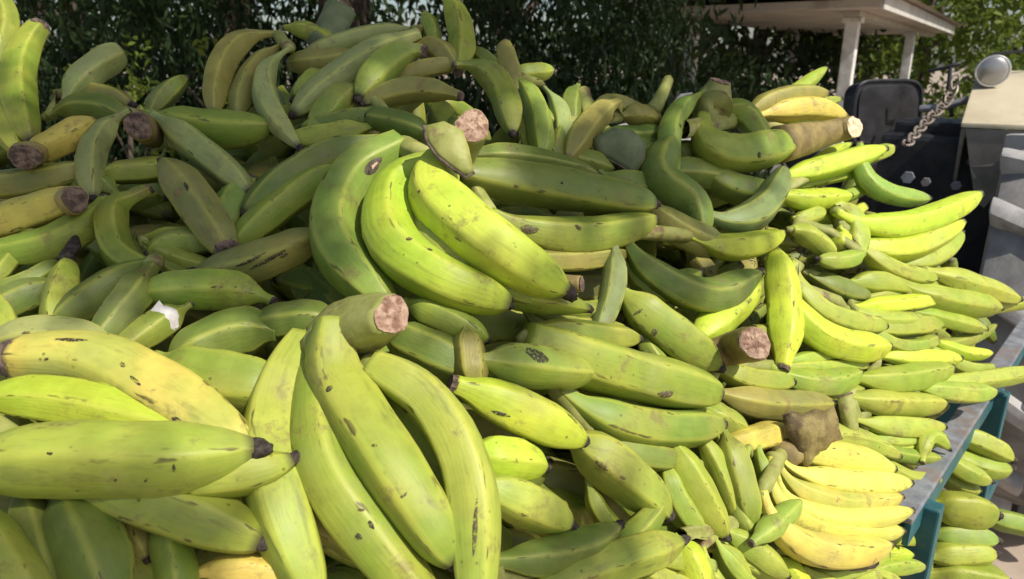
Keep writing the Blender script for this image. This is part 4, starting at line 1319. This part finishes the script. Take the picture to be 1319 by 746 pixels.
def over_rail(label, fr):
    """plantains that hang out past the rail, between its posts"""
    specs = []
    for s, w, d, ck in fr:
        tr = trace(s)
        specs.append(([at(x, y, d + dz) for x, y, dz in tr], w * d / FPX / 2, 0, ck))
    allp = [p for sp in specs for p in sp[0]]
    e = empty('plantain_hand', base_of(allp), label, 'plantains', 'plantain hands in the heap')
    st = []
    for sp in specs:
        o, C, R = make_fruit(sp, e, True)
        st.append(C[0])
    add_crown(e, st, R)


over_rail('green plantains sticking out between the two teal posts', [("1216,556 1258,568 1304,592", 32, 1.32, 'k'), ("1212,578 1256,600 1302,604", 30, 1.32, 'm'), ("1206,582 1240,606 1276,620", 26, 1.28, 'k'), ("1204,600 1230,622 1262,632", 26, 1.30, 'm')])
over_rail('yellow green hand low behind the near teal post', [("1190,648 1240,656 1284,664", 48, 1.24, 'm'), ("1190,688 1236,690 1284,696", 36, 1.24, 'l'), ("1190,716 1236,714 1282,714", 34, 1.22, 'k'), ("1190,740 1240,742 1300,752", 46, 1.22, 'm')])
over_rail('grey green plantain poking out right under the far post', [("1256,662 1300,672 1350,684", 28, 1.34, 'l')])

# ---- bruises, scars, scraps that can be picked out
mark('C1a', 480, 214, 15, 8, -35, RIM, 'scar_edge'); mark('C1a', 481, 213, 11, 5, -35, SCAR, 'scar')
mark('HOLE', 692, 458, 17, 9, 15, BLACK_SPOT, 'torn_hole')
mark('B1', 857, 508, 12, 5, 5, SOFT_BRUISE)
mark('L2b', 424, 501, 4, 5, 40, BLACK_SPOT); mark('L2b', 482, 574, 4, 2, 0, BLACK_SPOT); mark('L2b', 520, 638, 6, 2, -40, SOFT_BRUISE)
mark('L2c', 478, 676, 7, 3, 60, BLACK_SPOT); mark('L2c', 462, 691, 5, 4, 30, BLACK_SPOT); mark('L2c', 465, 657, 5, 2, 0, SOFT_BRUISE)
mark('F1', 64, 584, 4, 2, 0, BLACK_SPOT); mark('F1', 224, 603, 2, 6, 10, BLACK_SPOT); mark('F1', 189, 618, 5, 1.5, -45, BLACK_SPOT); mark('F1', 149, 618, 2, 2, 0, BLACK_SPOT)
mark('F5', 228, 543, 9, 4, 28, BLACK_SPOT); mark('F5', 158, 470, 5, 3, 50, BLACK_SPOT); mark('F5', 174, 490, 12, 2.5, 45, BLACK_SPOT); mark('F5', 90, 438, 22, 3, 2, BLACK_SPOT); mark('F5', 60, 462, 3, 2, 0, BLACK_SPOT)
mark('G2', 277, 505, 5, 5, 0, BLACK_SPOT); mark('G2', 244, 482, 2, 6, -20, BLACK_SPOT); mark('G2', 249, 485, 2, 4, -10, BLACK_SPOT)
mark('D1', 612, 680, 3, 34, 3, SOFT_BRUISE, 'scratch'); mark('E1', 645, 533, 13, 2.5, 18, BLACK_SPOT, 'scratch')
mark('P1', 240, 240, 2.5, 9, -35, BLACK_SPOT, 'scratch'); mark('P1', 228, 248, 8, 6, 0, STALK_BROWN)
mark('S1', 345, 335, 26, 2.5, -24, BLACK_SPOT, 'scratch'); mark('S1', 320, 337, 18, 2, -20, BLACK_SPOT, 'scratch'); mark('S1', 366, 329, 6, 3, -20, SOFT_BRUISE)
mark('W1', 222, 404, 12, 18, -35, WHITE, 'torn_scrap', jit=0.38)
mark('C1d', 540, 247, 3, 2, 0, BLACK_SPOT); mark('C1d', 590, 308, 7, 1.5, 15, SOFT_BRUISE); mark('C1b', 554, 322, 4, 3, 0, BLACK_SPOT); mark('C1b', 527, 308, 4, 3, 0, SOFT_BRUISE)
mark('C2a', 665, 240, 4, 2, 20, SOFT_BRUISE); mark('C2a', 724, 236, 2, 2, 0, BLACK_SPOT); mark('C2c', 745, 293, 6, 3, 30, SOFT_BRUISE); mark('C2c', 682, 296, 12, 6, 0, SOFT_BRUISE)
mark('Q1', 822, 402, 7, 2, -30, SOFT_BRUISE); mark('Q1', 843, 428, 4, 5, 0, SOFT_BRUISE); mark('K1', 775, 600, 10, 3, 40, SOFT_BRUISE)
mark('R1c', 978, 200, 3, 4, 0, BLACK_SPOT); mark('R1a', 876, 162, 3, 3, 0, BLACK_SPOT)
mark('Y4', 1030, 640, 12, 2, 30, SOFT_BRUISE, 'scratch'); mark('Y3', 1105, 648, 16, 2, 15, SOFT_BRUISE, 'scratch'); mark('Y2', 1016, 600, 5, 3, 30, SOFT_BRUISE); mark('Y6', 1050, 682, 10, 2, 20, SOFT_BRUISE, 'scratch')

# ---- fruit lying in the gaps just under the surface
SIL_X = [-60, 60, 200, 280, 400, 560, 620, 700, 800, 900, 1000, 1080, 1130, 1200, 1260, 1300]
SIL_Y = [150, 190, 190, 130, 110, 100, 130, 170, 210, 190, 190, 215, 250, 300, 370, 440]


def inside(x, y, m=0):
    if y < np.interp(x, SIL_X, SIL_Y) + m: return False
    return x < 1319 - (y - 425) * 0.67 - 30 - m * 0.4


r = random.Random(21)
made = 0
import re
ANCH = []
for o_ in list(col.objects):
    if o_.parent is None and o_.name.startswith('plantain'):
        a_ = re.split(r' with | pointing | lying | hanging | running | hooked | standing |,', o_['label'])[0]
        kids = [c_ for c_ in o_.children if c_.name.startswith(('plantain', 'peel'))]
        cc = sum((sum((v_.co for v_ in c_.data.vertices), Vector()) / len(c_.data.vertices) for c_ in kids), Vector()) / len(kids) + Vector(o_.location)
        if len(a_.split()) <= 10: ANCH.append((a_, cc))
USED = set()
CN = {'g': 'green', 'm': 'lime', 'd': 'dark green', 'o': 'olive', 'k': 'yellow green'}
for k in range(600):
    if made >= 80: break
    x, y = r.uniform(-20, 1200), r.uniform(90, 740)
    if not inside(x, y, 38): continue
    a = r.gauss(0.5, 0.7); L = r.uniform(70, 95) * 0.8 / depth(x, y)
    dx, dy = math.cos(a) * L, math.sin(a) * L * 0.7
    if r.random() < .5: dx, dy = -dx, -dy
    if not inside(x + dx, y + dy, 20) or not inside(x - dx, y - dy, 20): continue
    w = 0.052 * FPX / depth(x, y)
    bx, by = -dy * 0.18, dx * 0.18
    e_s = f"{x-dx:.0f},{y-dy:.0f} {x+bx:.0f},{y+by:.0f} {x+dx:.0f},{y+dy:.0f}"
    tr, P = lay(e_s, -4.0)
    ck = r.choice('ggddoog')
    lab = None
    for a_, cc in sorted(ANCH, key=lambda t: (t[1] - P[1]).length)[:3]:
        dlt = P[1] - cc
        side = ('right of' if dlt.x > 0 else 'left of') if abs(dlt.x) > abs(dlt.z) else ('above' if dlt.z > 0 else 'below')
        if (a_, side) not in USED and len(a_.split()) + len(CN[ck].split()) + len(side.split()) <= 12:
            USED.add((a_, side)); lab = f'half buried {CN[ck]} plantain {side} the {a_}'; break
    if lab is None: continue
    e = empty('plantain', base_of(P), lab, 'plantain', 'half buried plantains')
    make_fruit((e_s, w, -4.0, ck), e, False)
    made += 1

# ---- the mass of fruit inside the heap
cv = []; cf = []; cuv = []
for k in range(1500):
    x, y = r.uniform(-180, 1240), r.uniform(90, 930)
    if not inside(x, y, 46): continue
    back = r.uniform(0.15, 0.45)
    d = depth(x, y) + back
    p = at(x, y, d)
    if p.z < bed_z + 0.05: continue
    if (p - ra).dot(rn) > -0.05: continue
    dr = Vector((r.gauss(0, 1), r.gauss(0, 0.6), r.gauss(0, 0.5))).normalized() * 0.10
    bend = Vector((0, 0, 0.02))
    V, F, UV, C, T, rad = fruit_geom([p - dr, p + bend, p + dr], 0.024, PROF_R, 9000 + k, 10, 9)
    b = len(cv)
    cv += V; cf += [tuple(i + b for i in f) for f in F]; cuv += UV
core = mesh_obj('buried_plantains', cv, cf, PEEL, None, True, cuv)
core.color = (0.14, 0.19, 0.03, 0.2)
core['kind'] = 'stuff'
core['label'] = 'mass of plantains buried inside the heap'
core['category'] = 'plantains'

# ---- dried flower scraps and straw caught between the fruit
bpy.context.view_layer.update()
dg = bpy.context.evaluated_depsgraph_get()
sv = []; sf = []
r = random.Random(77)
mbs = MB()
for k in range(1500):
    if k < 300: x, y = r.uniform(0, 1200), r.uniform(60, 740)
    else: x, y = r.gauss(1080, 90), r.gauss(380, 110)
    if not inside(x, y, -10): continue
    ok, loc, nrm, _, ob, _ = scene.ray_cast(dg, CAM, ray(x, y).normalized())
    if not ok or (loc - CAM).length > 2.0 or (loc - CAM).dot(Vector((0, CP, -SP))) < depth(x, y) + 0.004: continue
    L_ = r.uniform(0.004, 0.013); wd = r.uniform(0.0006, 0.0016)
    d = Vector((r.gauss(0, 1), r.gauss(0, 1), r.gauss(0, 1))); d = (d - nrm * d.dot(nrm)).normalized()
    p = loc + nrm * 0.001
    mbs.tube([p - d * L_, p + nrm * r.uniform(0.0005, .004), p + d * L_ * 0.8 + nrm * r.uniform(0, .003)], [wd * .5, wd, wd * .4], 5)
sc = mbs.build('dried_scraps', SCRAP, None)
sc['kind'] = 'stuff'
sc['label'] = 'dried brown flower scraps caught between the plantains'
sc['category'] = 'scraps'
